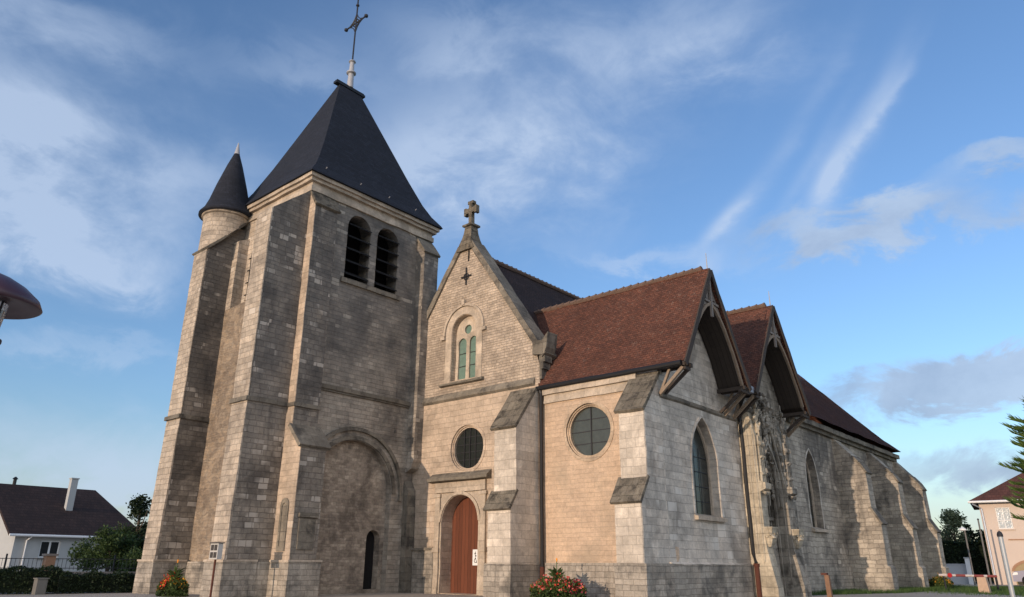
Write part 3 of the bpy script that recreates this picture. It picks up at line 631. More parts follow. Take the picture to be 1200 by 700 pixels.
# west door
dp = part('west_door', lambda bm: panel(bm, 'Y', NY + .55, .08, arch(-20.65, 1.02, .0, 2.62, n=20)), M_door)
part('door_notice', lambda bm: box(bm, -20.46, -20.17, NY + .53, NY + .547, 1.03, 1.60), M_white, dp)
def pict(bm):    # black line pictogram on the notice, illegible at this distance
    y = NY + .526
    for a, b in (((-20.31, 1.52), (-20.33, 1.42)), ((-20.37, 1.46), (-20.28, 1.45)), ((-20.33, 1.42), (-20.28, 1.33)), ((-20.34, 1.36), (-20.26, 1.38)), ((-20.31, 1.31), (-20.37, 1.20)), ((-20.37, 1.20), (-20.35, 1.14)), ((-20.35, 1.14), (-20.24, 1.13)), ((-20.31, 1.31), (-20.24, 1.13))):
        barm(bm, (a[0], y, a[1]), (b[0], y, b[1]), .022, .008, up=(0, 1, 0))
part('pictogram', pict, M_iron, dp)
def surr(bm):
    y = NY - .10
    for x0, x1 in ((-21.98, -21.72), (-19.52, -19.28)):
        box(bm, x0, x1, y, NY - .003, 0, 3.55); box(bm, x0 - .05, x1 + .05, y - .04, NY - .003, 3.552, 3.68); box(bm, x0 - .05, x1 + .05, y - .05, NY - .003, 1.50, 1.66)
    panel(bm, 'Y', NY - .05, .047, [(-21.70, .02), (-21.63, .02)] + [(-20.65 + .98 * math.cos(a), 2.62 + .98 * math.sin(a)) for a in [math.pi - math.pi * i / 23 for i in range(24)]] + [(-19.67, .02), (-19.54, .02), (-19.54, 3.70), (-21.70, 3.70)])
    panel(bm, 'Y', NY - .10, .046, [(-20.65 + 1.0 * math.cos(a), 2.62 + 1.0 * math.sin(a)) for a in [math.pi * i / 23 for i in range(24)]] + [(-20.65 - 1.12 * math.cos(a), 2.62 + 1.12 * math.sin(a)) for a in [math.pi * i / 23 for i in range(24)]])
    box(bm, -22.0, -19.3, y - .01, NY - .003, 3.72, 4.10)
part('door_surround', surr, S_trim)
part('door_hood', lambda bm: prism(bm, [(-22.3, NY - .003, 4.12), (-22.3, NY - .30, 4.16), (-22.3, NY - .30, 4.26), (-22.3, NY - .003, 4.48)], (3.22, 0, 0)), S_grime)
part('plinth', lambda bm: box(bm, TX1 + .005, -22.0, NY - .10, NY - .003, 0, 1.58), S_plinth)
part('plinth', lambda bm: box(bm, -19.26, -17.98, NY - .10, NY - .003, 0, 1.1), S_plinth)
part('plinth_moulding', lambda bm: (box(bm, TX1 + .005, -22.0, NY - .16, NY - .003, 1.582, 1.68)), S_grime)
# nave corner buttress
def nbut(bm):
    prism(bm, [(-17.72, NY + .1, 0), (-17.72, 19.42, 0), (-17.72, 19.42, 2.9), (-17.72, 19.70, 3.4), (-17.72, 19.70, 5.72), (-17.72, 20.85, 7.15), (-17.72, NY + .1, 7.15)], (1.02, 0, 0))
part('buttress', nbut, S_pale, label='stepped buttress right of the west door with two mossy caps')
part('buttress_cap', lambda bm: slab(bm, [(-17.86, 19.58, 5.66), (-16.66, 19.58, 5.66), (-16.66, 20.75, 7.22), (-17.86, 20.75, 7.22)], .11), S_lichen)
part('buttress_cap', lambda bm: slab(bm, [(-17.86, 19.30, 2.84), (-16.66, 19.30, 2.84), (-16.66, 19.72, 3.50), (-17.86, 19.72, 3.50)], .09), S_lichen)
part('plinth', lambda bm: box(bm, -17.80, -16.62, 19.34, NY - .12, 0, 1.08), S_plinth)
part('downpipe', lambda bm: (tube(bm, [(-16.55, 20.93, 7.0), (-16.55, 20.93, 1.0)], .065, 10), tube(bm, [(-16.62, 20.93, 7.25), (-16.55, 20.93, 6.95)], .065, 8)), M_gutter)
part('downpipe_foot', lambda bm: tube(bm, [(-16.55, 20.93, 1.0), (-16.55, 20.93, 0)], .08, 10), M_rust)
# nave roof
ROX, ROZ = -20.74, 14.0; sN = 1.4
def nroof(bm):
    for s in (1, -1):
        xe = ROX + s * 4.75; ze = ROZ - sN * 4.75
        slab(bm, [(ROX, NY + .62, ROZ), (xe, NY + .62, ze), (xe, 34, ze), (ROX, 34, ROZ)], .16)
part('nave_roof', nroof, M_tiled)
part('nave_side_walls', lambda bm: (box(bm, -25.4, -24.6, NY + .75, 46, 0, 7.4), box(bm, -25.2, -16.6, 45.2, 46, 0, 8.5), box(bm, -25.4, -23.5, NY + .02, NY + .75, 0, 7.4)), S_nave)
def ridge_t(name, p, q, r, mat, step=.33):
    bm = newbm(); p, q = Vector(p), Vector(q); L = (q - p).length; d = (q - p).normalized(); n = int(L / step)
    for i in range(n):
        a = p + d * (i * step); b = a + d * (step * 1.02)
        up_ = Vector((0, 0, .035)); tube(bm, [a, a + d * .24 + up_ * .3, b + up_], r, 6, True, r * 1.22)
    return obj(name, bm, mat, church)
M_ridge = plain("ridge_tile", (.15, .10, .075), .9, var=.5, scale=5, bump=.5)
ridge_t('ridge_tiles', (ROX, NY + .7, ROZ + .02), (ROX, 34, ROZ + .02), .11, M_ridge)

# --- chapels (two gabled bays)
BAYS = [(23.45, 11.25, 2.45, 7.3), (29.25, 11.42, 2.75, 7.3)]
TIPX = -10.72
cc1_ = (-14.58, 5.45)
part('chapel_west_wall', lambda bm: panel(bm, 'Y', NY + .002, .75, [(-16.7, 0), (XS - .002, 0), (XS - .002, 7.1), (-16.7, 7.1)], [circ(*cc1_, .96)]), S_peach)
oculus(cc1_[0], cc1_[1], .84, NY, 'large round window in the peach west wall, grey glass with cross bars', G_grey, [('v', 0), ('h', 0), ('h', .42), ('h', -.42)], S_peachr)
def mc(bm):
    box(bm, -16.5, -12.8, NY - .07, NY - .002, 6.62, 6.70); box(bm, -16.5, -12.8, NY - .04, NY - .002, 6.702, 6.92); box(bm, -16.5, -12.5, NY - .14, NY - .002, 6.922, 7.12)
part('eaves_cornice', mc, S_trim)
# south wall with gables
l1 = lancet(24.0, .95, 2.62, 4.35, 6.0); l2 = lancet(34.45, .72, 2.62, 4.7, 6.05)
g1 = [(NY, 0), (27.0, 0), (27.0, 7.1), (25.75, 7.3), (23.45, 10.95), (21.15, 7.3), (NY, 7.2)]
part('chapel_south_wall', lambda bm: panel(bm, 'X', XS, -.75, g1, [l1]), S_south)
portalhole = lancet(28.45, .98, .02, 3.55, 5.75)
g2 = [(27.0, 0), (32.1, 0), (32.1, 7.2), (31.75, 7.4), (29.25, 11.0), (26.75, 7.4), (27.0, 7.1)]
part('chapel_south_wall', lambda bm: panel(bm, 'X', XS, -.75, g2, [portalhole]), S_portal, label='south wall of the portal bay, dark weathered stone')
part('choir_south_wall', lambda bm: panel(bm, 'X', XS - .002, -.75, [(32.1, 0), (49.0, 0), (49.0, 7.2), (32.1, 7.2)], [l2]), S_choir)
part('choir_end_walls', lambda bm: (box(bm, -20, XS - .01, 48.25, 48.995, 0, 7.2)), S_choir)
part('string_course', lambda bm: prism(bm, [(XS + .002, 21.1, 6.24), (XS + .07, 21.1, 6.29), (XS + .07, 21.1, 6.35), (XS + .002, 21.1, 6.44)], (0, 5.75, 0)), S_grime)
def lancwin(c, half, z0, zs, zt, g, lab):
    f = part('window', lambda bm: panel(bm, 'X', XS - .30, -.15, lancet(c, half + .05, z0, zs, zt + .05), [lancet(c, half - .07, z0 + .05, zs, zt - .09)]), S_trim, label=lab)
    part('glass', lambda bm: panel(bm, 'X', XS - .35, -.02, lancet(c, half - .1, z0 + .02, zs, zt - .1)), g, f)
    part('glazing_bar', lambda bm: ([box(bm, XS - .346, XS - .33, c - half + .2, c + half - .2, z, z + .03) for z in [z0 + .5 + .5 * k for k in range(int((zs - z0) / .5) + 1)]], [box(bm, XS - .329, XS - .315, y - .01, y + .01, z0, zs + .6) for y in (c - .2, c + .2)]), M_iron, f)
    part('sill', lambda bm: prism(bm, [(XS - .30, c - half - .12, z0 + .1), (XS + .14, c - half - .12, z0 - .02), (XS + .14, c - half - .12, z0 - .14), (XS - .30, c - half - .12, z0 - .14)], (0, 2 * half + .24, 0)), S_trim, f)
    def sp_(bm):   # projecting roll around the splay
        a = lancet(c, half + .10, z0, zs, zt + .10); b = lancet(c, half + .003, z0, zs, zt + .003)
        panel(bm, 'X', XS + .014, -.012, a[1:] + [a[0]] + [b[0]] + list(reversed(b[1:])))
    part('window_surround', sp_, S_south, f)
lancwin(24.0, .95, 2.62, 4.35, 6.0, G_dark, 'pointed window with pale splayed jamb in the first south gable')
lancwin(34.45, .72, 2.62, 4.7, 6.05, G_dark, 'narrow pointed choir window right of the portal')
part('plinth', lambda bm: box(bm, XS + .003, XS + .10, NY, 26.7, 0, 1.1), S_plinth)
part('plinth_moulding', lambda bm: prism(bm, [(XS + .003, NY, 1.102), (XS + .12, NY, 1.102), (XS + .115, NY, 1.115), (XS + .003, NY, 1.17)], (0, 5.6, 0)), S_south)
part('plinth', lambda bm: box(bm, XS + .003, XS + .10, 32, 49.1, 0, 1.08), S_plinth)
part('plinth', lambda bm: box(bm, -16.45, -12.72, NY - .12, NY - .003, 0, 1.13), S_plinth)
# corner buttress of the chapel
def cbut(bm):
    prism(bm, [(-12.66, NY + .1, 0), (-12.66, 19.57, 0), (-12.66, 19.57, 2.95), (-12.66, 20.0, 3.55), (-12.66, 20.02, 5.78), (-12.66, NY - .05, 7.05), (-12.66, NY + .1, 7.05)], (.912, 0, 0))
part('buttress', cbut, S_pale, label='stepped corner buttress of the chapel with pale ashlar and mossy caps')
part('buttress_side_facing', lambda bm: prism(bm, [(XS + .001, NY, 1.12), (XS + .001, 19.60, 1.12), (XS + .001, 19.60, 2.95), (XS + .001, 20.03, 3.55), (XS + .001, 20.05, 5.78), (XS + .001, NY, 7.0)], (.012, 0, 0)), S_south)
part('buttress_cap', lambda bm: slab(bm, [(-12.78, 19.90, 5.70), (-11.69, 19.90, 5.70), (-11.69, NY, 7.12), (-12.78, NY, 7.12)], .11), S_lichen)
part('buttress_cap', lambda bm: slab(bm, [(-12.78, 19.46, 2.86), (-11.69, 19.46, 2.86), (-11.69, 20.04, 3.66), (-12.78, 20.04, 3.66)], .10), S_lichen)
part('plinth', lambda bm: box(bm, -12.71, -11.62, 19.5, NY - .002, 0, 1.12), S_plinth)
# chapel roofs with timber overhanging gables
for bi, (Y0, ZR, H, ZF) in enumerate(BAYS):
    sl = (ZR - ZF) / H
    def rf(bm, Y0=Y0, ZR=ZR, H=H, ZF=ZF, sl=sl):
        for s in (-1, 1):
            e = H
            xn = -16.72 if (bi == 0 and s == -1) else -19.6
            slab(bm, [(-19.6, Y0, ZR), (TIPX + .04, Y0, ZR), (TIPX + .04, Y0 + s * e, ZR - sl * e), (xn, Y0 + s * e, ZR - sl * e)], .09)
    r = part('chapel_roof', rf, M_tile, label=('first' if bi == 0 else 'second') + ' red tiled chapel roof ending in an overhanging timber gable')
    ridge_t('ridge_tiles', (-18.9, Y0, ZR + .02), (TIPX, Y0, ZR + .02), .10, M_ridge)
    part('finial_spike', lambda bm: tube(bm, [(TIPX - .05, Y0, ZR), (TIPX - .05, Y0, ZR + .62)], .025, 6, True, .012), M_lead, r)
    # arched timber hood
    def W(z, k=.17): return (ZR - k * sl - z) / sl
    hole = []
    ha = [(7.28, 2.07), (7.7, 1.88), (8.2, 1.62), (8.7, 1.32), (9.1, 1.02), (9.45, .70), (9.72, .38), (9.9, 0)]
    q = H / 2.45
    hole = [(Y0 + w_ * q, z + (ZR - 11.25)) for z, w_ in ha] + [(Y0 - w_ * q, z + (ZR - 11.25)) for z, w_ in reversed(ha[:-1])]
    outl = [(Y0 + W(7.28), 7.28 if bi == 0 else 7.28), (Y0, ZR - .17 * sl), (Y0 - W(7.28), 7.28)]
    poly = [outl[2]] + [outl[1]] + [outl[0]] + [(p[0], max(p[1], 7.281)) for p in hole]
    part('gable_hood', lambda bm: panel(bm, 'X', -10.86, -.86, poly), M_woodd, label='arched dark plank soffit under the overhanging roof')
    # barge boards, face boards with two slots, king post and collar
    def face(bm):
        zt = ZR - .08
        s1 = [(Y0 - .50, zt - 1.05), (Y0 - .14, zt - 1.12), (Y0 - .14, zt - 1.27), (Y0 - .42, zt - 1.20)]
        s2 = [(2 * Y0 - p[0], p[1]) for p in s1]
        panel(bm, 'X', -10.80, -.055, poly, [s1, s2])
    part('gable_boards', face, M_wood, r)
    for s in (-1, 1): part('board_slot', lambda bm: box(bm, -10.857, -10.853, Y0 + s * .34 - .2, Y0 + s * .34 + .2, ZR - 1.4, ZR - 1.1), M_black, r)
    def barge(bm):
        for s in (-1, 1):
            p0 = (TIPX + .07, Y0, ZR - .10); p1 = (TIPX + .07, Y0 + s * (H + .03), ZR - .10 - sl * (H + .03))
            barm(bm, p0, p1, .05, .20, up=(0, 0, 1))
            pass
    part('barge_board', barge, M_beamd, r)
    def trim(bm):
        pts = [(TIPX - .05, y, z) for y, z in hole]
        for a, b_ in zip(pts, pts[1:]): barm(bm, a, b_, .07, .11)
    part('arch_trim', trim, M_beam, r)
    part('king_post', lambda bm: (box(bm, TIPX - .06, TIPX + .01, Y0 - .055, Y0 + .055, ZR - 1.85, ZR - .3), barm(bm, (TIPX - .035, Y0 - .62, ZR - 1.30), (TIPX - .035, Y0 + .62, ZR - 1.30), .04, .08)), M_wood, r)
    # brackets
    for s in (-1, 1):
        if s == -1: a = Y0 - H + .06; lab = None
        else: a = Y0 + H - .08
        part('eave_plate', lambda bm: (box(bm, XS + .01, TIPX + .02, a - .07, a + .07, 7.13, 7.27), box(bm, XS + .01, TIPX + .06, a - s * .33 - .06, a - s * .33 + .06, 7.12, 7.25), box(bm, TIPX - .12, TIPX, a - s * .45 - .1, a + s * .1 + .1, 7.02, 7.119)), M_beamd)
        part('bracket', lambda bm: barm(bm, (XS + .06, a, 6.33), (TIPX - .08, a, 7.10), .10, .10), M_beam)
        part('bracket', lambda bm: barm(bm, (XS + .06, a - s * .33, 6.40), (TIPX - .05, a - s * .33, 7.10), .10, .10), M_beamd)
        part('bracket', lambda bm: barm(bm, (XS + .07, a - s * .02, 6.36), (XS + .45, a - s * .03, 7.12), .08, .08, up=(1, 0, 0)), M_beam)
part('valley_gutter', lambda bm: prism(bm, [(-18.5, 25.80, 7.16), (-18.5, 26.62, 7.16), (-18.5, 26.50, 7.40), (-18.5, 25.92, 7.40)], (7.75, 0, 0)), M_zinc)
part('gutter', lambda bm: (tube(bm, [(-16.75, NY - .17, 7.20), (TIPX - .05, NY - .17, 7.20)], .09, 10)), M_gutter)
part('downpipe', lambda bm: (tube(bm, [(-11.0, 26.2, 7.2), (-11.5, 26.75, 6.75), (XS + .13, 26.98, 6.4), (XS + .13, 26.98, 1.5), (XS + .2, 26.95, 1.15)], .075, 10)), M_gutter)
part('downpipe_foot', lambda bm: (tube(bm, [(XS + .22, 26.93, 1.15), (XS + .22, 26.93, 0)], .085, 10), tube(bm, [(XS + .22, 26.93, 1.15), (XS + .22, 26.93, 1.05)], .11, 10)), M_rust)
# choir roof
def croof(bm):
    c = (-11.32, 49.25, 7.55); s = 1.16; t_ = 4.1
    R1 = (c[0] - t_, c[1] - t_, c[2] + s * t_); k = .62; K = lambda t_: c[2] + s * t_ - .10
    e0 = (c[0], 31.6, c[2]); n0 = (c[0] - 2 * t_, c[1], c[2])
    kk = .7; m0 = (c[0] - kk, 31.15, c[2] + s * kk - .14); m1 = (c[0] - kk, c[1] - kk, c[2] + s * kk - .14); m2 = (c[0] - 2 * t_ + kk, c[1] - kk, c[2] + s * kk - .14)
    V = lambda p: bm.verts.new(p)
    ve0, vc, vn0, vm0, vm1, vm2, vR0, vR1 = V(e0), V(c), V(n0), V(m0), V(m1), V(m2), V((c[0] - t_, 29.3, R1[2])), V(R1)
    vN0 = V((c[0] - 2 * t_, 29.3, c[2])); vV = V((-14.66, 29.1, 11.42))
    bm.faces.new([ve0, vc, vm1, vm0]); bm.faces.new([vm0, vm1, vR1, vR0, vV]); bm.faces.new([vc, vn0, vm2, vm1]); bm.faces.new([vm1, vm2, vR1])
    bm.faces.new([vR0, vR1, vm2, vn0, vN0]); 
    bmesh.ops.solidify(bm, geom=bm.faces[:], thickness=.12)
part('choir_roof', croof, M_tile)
part('choir_cornice', lambda bm: (box(bm, XS + .002, XS + .14, 32.15, 49.1, 7.0, 7.16), box(bm, XS + .002, XS + .30, 32.15, 49.2, 7.162, 7.38), box(bm, -19, XS + .30, 49.0, 49.2, 7.162, 7.38), box(bm, -19, XS + .14, 49.0, 49.1, 7.0, 7.16)), S_grime)
prof = [(XS, 0), (-9.98, 0), (-9.98, 1.05), (-10.1, 1.12), (-10.10, 3.0), (-10.42, 3.62), (-10.44, 5.35), (-10.78, 5.95), (XS, 7.08)]
for y0 in (38.0, 43.55, 48.75):
    part('buttress', lambda bm: prism(bm, [(x, y0, z) for x, z in prof], (0, .85, 0)), S_choir, label='battered choir buttress on the south-east side')
    for (x0, z0), (x1, z1) in (((-10.02, 2.95), (-10.44, 3.72)), ((-10.36, 5.30), (-10.62, 5.78)), ((-10.66, 5.82), (-10.9, 6.12))):
        part('drip_course', lambda bm: slab(bm, [(x0, y0 - .05, z0), (x0, y0 + .9, z0), (x1, y0 + .9, z1), (x1, y0 - .05, z1)], .09), S_grime)
part('apse_buttress', lambda bm: prism(bm, [(XS - .3, 49.0, 0), (XS - .3, 50.6, 0), (XS - .3, 50.4, 3.0), (XS - .3, 49.9, 5.2), (XS - .3, 49.0, 6.8)], (-.85, 0, 0)), S_choir)

# --- flamboyant south portal
part('pier_shafts', lambda bm: [tube(bm, [(x, 26.97, 1.2 + .3 * k), (x, 26.97, 6.3)], .04, 6) for k, x in enumerate((-11.22, -11.42, -11.62))], S_portlit)
def pier(bm, y0, y1, x1=-11.05, zt=5.9):
    # stepped pier with flaring base
    prism(bm, [(XS + .004, y0, 0), (x1 + .24, y0, 0), (x1 + .24, y0, .35), (x1 + .17, y0, .75), (x1 + .12, y0, 1.05), (x1, y0, 1.7), (x1 - .02, y0, 2.1), (x1 - .02, y0, zt - .9), (x1 - .2, y0, zt), (XS + .004, y0, zt)], (0, y1 - y0, 0))
part('portal_pier', lambda bm: (pier(bm, 26.98, 27.50, -11.1, 6.6)), S_portlit, label='left pier of the flamboyant portal, its west face catching the sun')
part('portal_pier', lambda bm: (pier(bm, 29.40, 30.05, -11.05, 6.4)), S_portal, label='right pier of the flamboyant portal')
def pcore(bm):
    hole2 = lancet(28.45, .86, .0, 3.6, 5.55)
    panel(bm, 'X', -11.28, -.46, [(27.5, 0), (29.4, 0), (29.4, 6.3), (29.0, 6.9), (28.45, 7.3), (27.9, 6.9), (27.5, 6.3)], [hole2])
part('portal_front', pcore, S_portal)
def parch(bm):    # stepped archivolts
    for k, (hw, zt, x) in enumerate(((.88, 5.6, -11.22), (.76, 5.42, -11.46), (.66, 5.24, -11.7))):
        a = lancet(28.45, hw + .07, .0, 3.6, zt + .09); b = lancet(28.45, hw - .03, .0, 3.6, zt - .04)
        panel(bm, 'X', x, -.08, a[1:] + [a[0]] + [b[0]] + list(reversed(b[1:])))
part('archivolt', parch, S_portal)
part('tympanum', lambda bm: panel(bm, 'X', -12.2, -.1, lancet(28.45, .97, 2.75, 3.55, 5.6)), M_black)
part('portal_lintel', lambda bm: box(bm, -12.25, -11.62, 27.6, 29.3, 2.72, 2.86), S_portal)
part('portal_door', lambda bm: box(bm, -12.30, -12.22, 27.45, 29.5, .02, 2.72), M_woodd)
def trum(bm):
    prism(bm, [(-12.0, 28.35, 0), (-11.5, 28.35, 0), (-11.62, 28.35, 2.3), (-12.0, 28.35, 2.72)], (0, .95, 0))
part('trumeau', trum, S_portal)
def knobs(bm, pts, r, seed):
    rnd = random.Random(seed)
    for p in pts:
        q = Vector(p); m = bmesh.ops.create_icosphere(bm, subdivisions=1, radius=r * rnd.uniform(.7, 1.25), matrix=Matrix.Translation(q) @ Matrix.Rotation(rnd.uniform(0, 3), 4, 'Z') @ Matrix.Diagonal((rnd.uniform(.7, 1.2), rnd.uniform(.7, 1.2), rnd.uniform(.8, 1.5), 1)))
        for v in m['verts']: v.co += Vector((rnd.uniform(-1, 1), rnd.uniform(-1, 1), rnd.uniform(-1, 1))) * r * .25
ar = lancet(28.45, .80, .0, 3.5, 5.4)
part('crocket_band', lambda bm: knobs(bm, [(-11.32, y, z) for y, z in ar[3:-2]] + [(-11.5, 28.45 + (y - 28.45) * .82, z - .15) for y, z in ar[3:-2]], .085, 1), S_portal)
def ogee(bm):    # ogee hood with crockets, rosette and finials
    pts = []
    for i in range(15):
        t_ = i / 14; z = 3.7 + 2.5 * t_ ; w_ = 1.02 * (1 - t_) ** .62 + .06
        pts.append((w_, z))
    for s in (-1, 1):
        P3 = [(-11.16, 28.45 + s * w_, z) for w_, z in pts]
        tube(bm, P3, .07, 6, True, .05); knobs(bm, [(p[0] + .05, p[1] + s * .1, p[2] + .06) for p in P3[::2]], .11, 5 + s)
    tube(bm, [(-11.16, 28.45, 6.1), (-11.16, 28.45, 7.5)], .07, 6, True, .05); knobs(bm, [(-11.16, 28.45, z) for z in (6.5, 6.9, 7.25, 7.5)], .15, 3)
    for a in range(14):
        a0, a1 = a * math.pi / 7, (a + 1) * math.pi / 7
        tube(bm, [(-11.2, 28.45 + .3 * math.cos(a0), 6.35 + .3 * math.sin(a0)), (-11.2, 28.45 + .3 * math.cos(a1), 6.35 + .3 * math.sin(a1))], .05, 5)
part('ogee_hood', ogee, S_portal)
def blindtr(bm):   # blind tracery ribs over the portal front and band of leaves at the top
    for y in (27.62, 27.85, 28.15, 28.75, 29.05, 29.28):
        zb = 5.9 - abs(y - 28.45) * .9; tube(bm, [(-11.24, y, zb), (-11.24, y, 6.7)], .035, 5)
    knobs(bm, [(-11.18 + .05 * math.sin(k * 2.1), 27.0 + k * .17, 6.75 + .16 * math.sin(k * 1.3) + .25 * (1 if 5 < k < 14 else 0)) for k in range(19)], .09, 11)
    knobs(bm, [(-11.2, 27.2 + random.random() * 2.6, 6.0 + random.random() * .9) for k in range(30)], .05, 12)
    for y in (27.75, 28.0, 28.9, 29.15):
        arc = [(-11.235, y - .12 + .24 * i / 8, 6.45 + .16 * math.sin(math.pi * i / 8)) for i in range(9)]; tube(bm, arc, .028, 5)
    for y in (27.62, 27.74, 28.02, 28.88, 29.16, 29.28): box(bm, -11.27, -11.20, y - .02, y + .02, 3.2, 5.0 - abs(y - 28.45) * .5)
part('carved_frieze', blindtr, S_portal)
for (yc, x, m_) in ((27.24, -11.06, S_portlit), (29.72, -11.02, S_portal)):
    def pin(bm):
        for k in range(3):
            y = yc - .16 + .16 * k; tube(bm, [(x, y, 3.65), (x, y, 5.9 - .2 * abs(k - 1))], .05, 6, True, .035)
            for z in (4.3, 4.9, 5.4): knobs(bm, [(x + .04, y, z)], .075, int(z * 10) + k)
        prism(bm, [(x - .1, yc - .26, 3.62), (x + .16, yc - .26, 3.74), (x + .16, yc - .26, 3.95), (x - .1, yc - .26, 4.05)], (0, .52, 0))
        knobs(bm, [(x + .08, yc - .2 + .13 * k, 3.6) for k in range(4)], .08, 9)
        knobs(bm, [(x - .02 + .04 * (k % 2), yc + .16 * math.sin(k * 2), 6.0 + .17 * k) for k in range(6)], .10, 10)
        tube(bm, [(x - .05, yc, 5.8), (x - .05, yc, 7.25)], .07, 6, True, .03)
    part('pinnacle', pin, m_)
    def cons(bm):
        prism(bm, [(x + .24, yc - .27, 2.40), (x + .24, yc + .27, 2.40), (x + .24, yc + .27, 2.34), (x + .24, yc - .27, 2.34)], (-.45, 0, 0))
        rg = []
        for z, h, d in ((2.34, .25, .22), (2.12, .23, .20), (1.9, .19, .16), (1.72, .10, .06)):
            rg.append([bm.verts.new((x + d if sx > 0 else x - .22, yc + sy * h, z)) for sx, sy in ((-1, -1), (1, -1), (1, 1), (-1, 1))])
        for a, b in zip(rg, rg[1:]):
            for k in range(4): bm.faces.new([a[k], a[(k + 1) % 4], b[(k + 1) % 4], b[k]])
        bm.faces.new(rg[0]); bm.faces.new(rg[-1])
        knobs(bm, [(x + .2, yc - .18 + .12 * k, 2.05 + .1 * (k % 2)) for k in range(4)] + [(x + .02 + .1 * k, yc - .24, 2.05 + .1 * (k % 2)) for k in range(2)], .07, 20)
    part('statue_console', cons, S_portlit)

# ------------------------------------------------------------------ vegetation
def leaf(bm, c, size, rnd, up=.3, asp=.5):
    d = Vector((rnd.gauss(0, 1), rnd.gauss(0, 1), rnd.gauss(0, 1) * .8 + up)).normalized(); s = d.orthogonal().normalized()
    s = (Matrix.Rotation(rnd.uniform(0, 6.28), 3, d) @ s); a = d * size; b = s * size * asp
    bm.faces.new([bm.verts.new(c - a * .5), bm.verts.new(c + b * .5), bm.verts.new(c + a * .5), bm.verts.new(c - b * .5)])
def blobcrown(name, centres, n, size, mat, parent, seed, asp=.6, fill=.65):
    """centres: (x,y,z,rx,ry,rz)"""
    rnd = random.Random(seed); bm = newbm(); tot = sum(c[3] * c[4] * c[5] for c in centres)
    for c in centres:
        k = int(n * c[3] * c[4] * c[5] / tot); sub = [(rnd.uniform(0, 6.28), rnd.uniform(-.9, 1), rnd.uniform(.5, 1)) for _ in range(12)]
        for _ in range(k):
            a, zz, rr = rnd.choice(sub); q = math.sqrt(max(0, 1 - zz * zz))
            p = Vector((math.cos(a) * q, math.sin(a) * q, zz)) * rr * fill + Vector((rnd.gauss(0, 1), rnd.gauss(0, 1), rnd.gauss(0, 1))).normalized() * rnd.random() ** .5 * .48
            leaf(bm, Vector((c[0] + p.x * c[3], c[1] + p.y * c[4], c[2] + p.z * c[5])), size * rnd.uniform(.6, 1.4), rnd, asp=asp)
    return obj(name, bm, mat, parent)
L_dark = leafmat("foliage_dark", (.012, .024, .010), (.028, .046, .018))
L_mid = leafmat("foliage_mid", (.035, .065, .02), (.065, .10, .03))
L_light = leafmat("foliage_light", (.08, .12, .03), (.15, .19, .05))
L_grey = leafmat("foliage_greygreen", (.13, .165, .09), (.19, .22, .13))
L_con = leafmat("conifer_needles", (.09, .16, .045), (.16, .24, .06), 1.2, .4)
M_bark = plain("bark", (.10, .075, .055), .9, var=.4, scale=12, bump=.6)
M_stem = plain("green_stem", (.06, .11, .03), .7, var=.2)

def tree(name, label, x, y, h, cr, mat, seed, n=2600, size=.28, trunk=.14, group=None, crown0=.06):
    t_ = thing(name, label, 'tree' if 'tree' in name else 'shrub', (x, y, 0), group); rnd = random.Random(seed)
    def tk(bm):
        tube(bm, [(x, y, 0), (x + rnd.uniform(-.1, .1), y, h * .4), (x + rnd.uniform(-.2, .2), y, h * .8)], trunk, 7, True, trunk * .4)
        for k in range(7):
            a = rnd.uniform(0, 6.28); z = h * rnd.uniform(.25, .6); tube(bm, [(x, y, z), (x + math.cos(a) * cr * .4, y + math.sin(a) * cr * .4, z + h * .12), (x + math.cos(a) * cr * .7, y + math.sin(a) * cr * .7, z + h * .25)], trunk * .4, 5, True, trunk * .12)
    obj('trunk', F(tk), M_bark, t_)
    cs = []
    for k in range(44):
        f = rnd.random() ** 1.2; z = h * (crown0 + (1 - crown0) * f * .88) ; rr = cr * (math.sin(math.pi * min(.95, .42 + f * .53)) ** .8) * .9
        a = rnd.uniform(0, 6.28); d = rr * rnd.uniform(.1, .75); s = cr * rnd.uniform(.28, .5)
        cs.append((x + math.cos(a) * d, y + math.sin(a) * d, z, s, s, s * .85))
    blobcrown('crown', cs, n, size, mat, t_, seed + 1)
    return t_

# ------------------------------------------------------------------ left: house, fence, hedge
hs_ = thing('house', 'white rendered house with dark tiled roof behind the fence left of the church', 'house', (-60, 20, 0))
M_rend = plain("white_render", (.42, .43, .42), .9, var=.08, scale=2)
M_hroof = tiles("house_roof_tile", (.050, .034, .030), (.038, .028, .026), (.08, .07, .06), .15, .25, .2, .5)
HX, HY0, HY1 = -57.9, 17.35, 25.2
def hwall(bm):
    wins = [[(18.95, 1.35), (20.15, 1.35), (20.15, 2.42), (18.95, 2.42)]]
    panel(bm, 'X', HX, -.3, [(HY0, -.1), (HY1, -.1), (HY1, 2.85), (HY0, 2.85)], wins)
    panel(bm, 'Y', HY0 - .002, .3, [(HX - .3, -.1), (HX - .3, 2.85), (HX - 6.3, 6.0), (HX - 12.3, 2.85), (HX - 12.3, -.1)])
    panel(bm, 'Y', HY1 + .002, -.3, [(HX - .3, -.1), (HX - .3, 2.75), (HX - 12.3, 2.75), (HX - 12.3, -.1)])
    box(bm, HX - 12.3, HX - 12, HY0 + .3, HY1 - .3, -.1, 2.85)
obj('wall', F(hwall), M_rend, hs_)
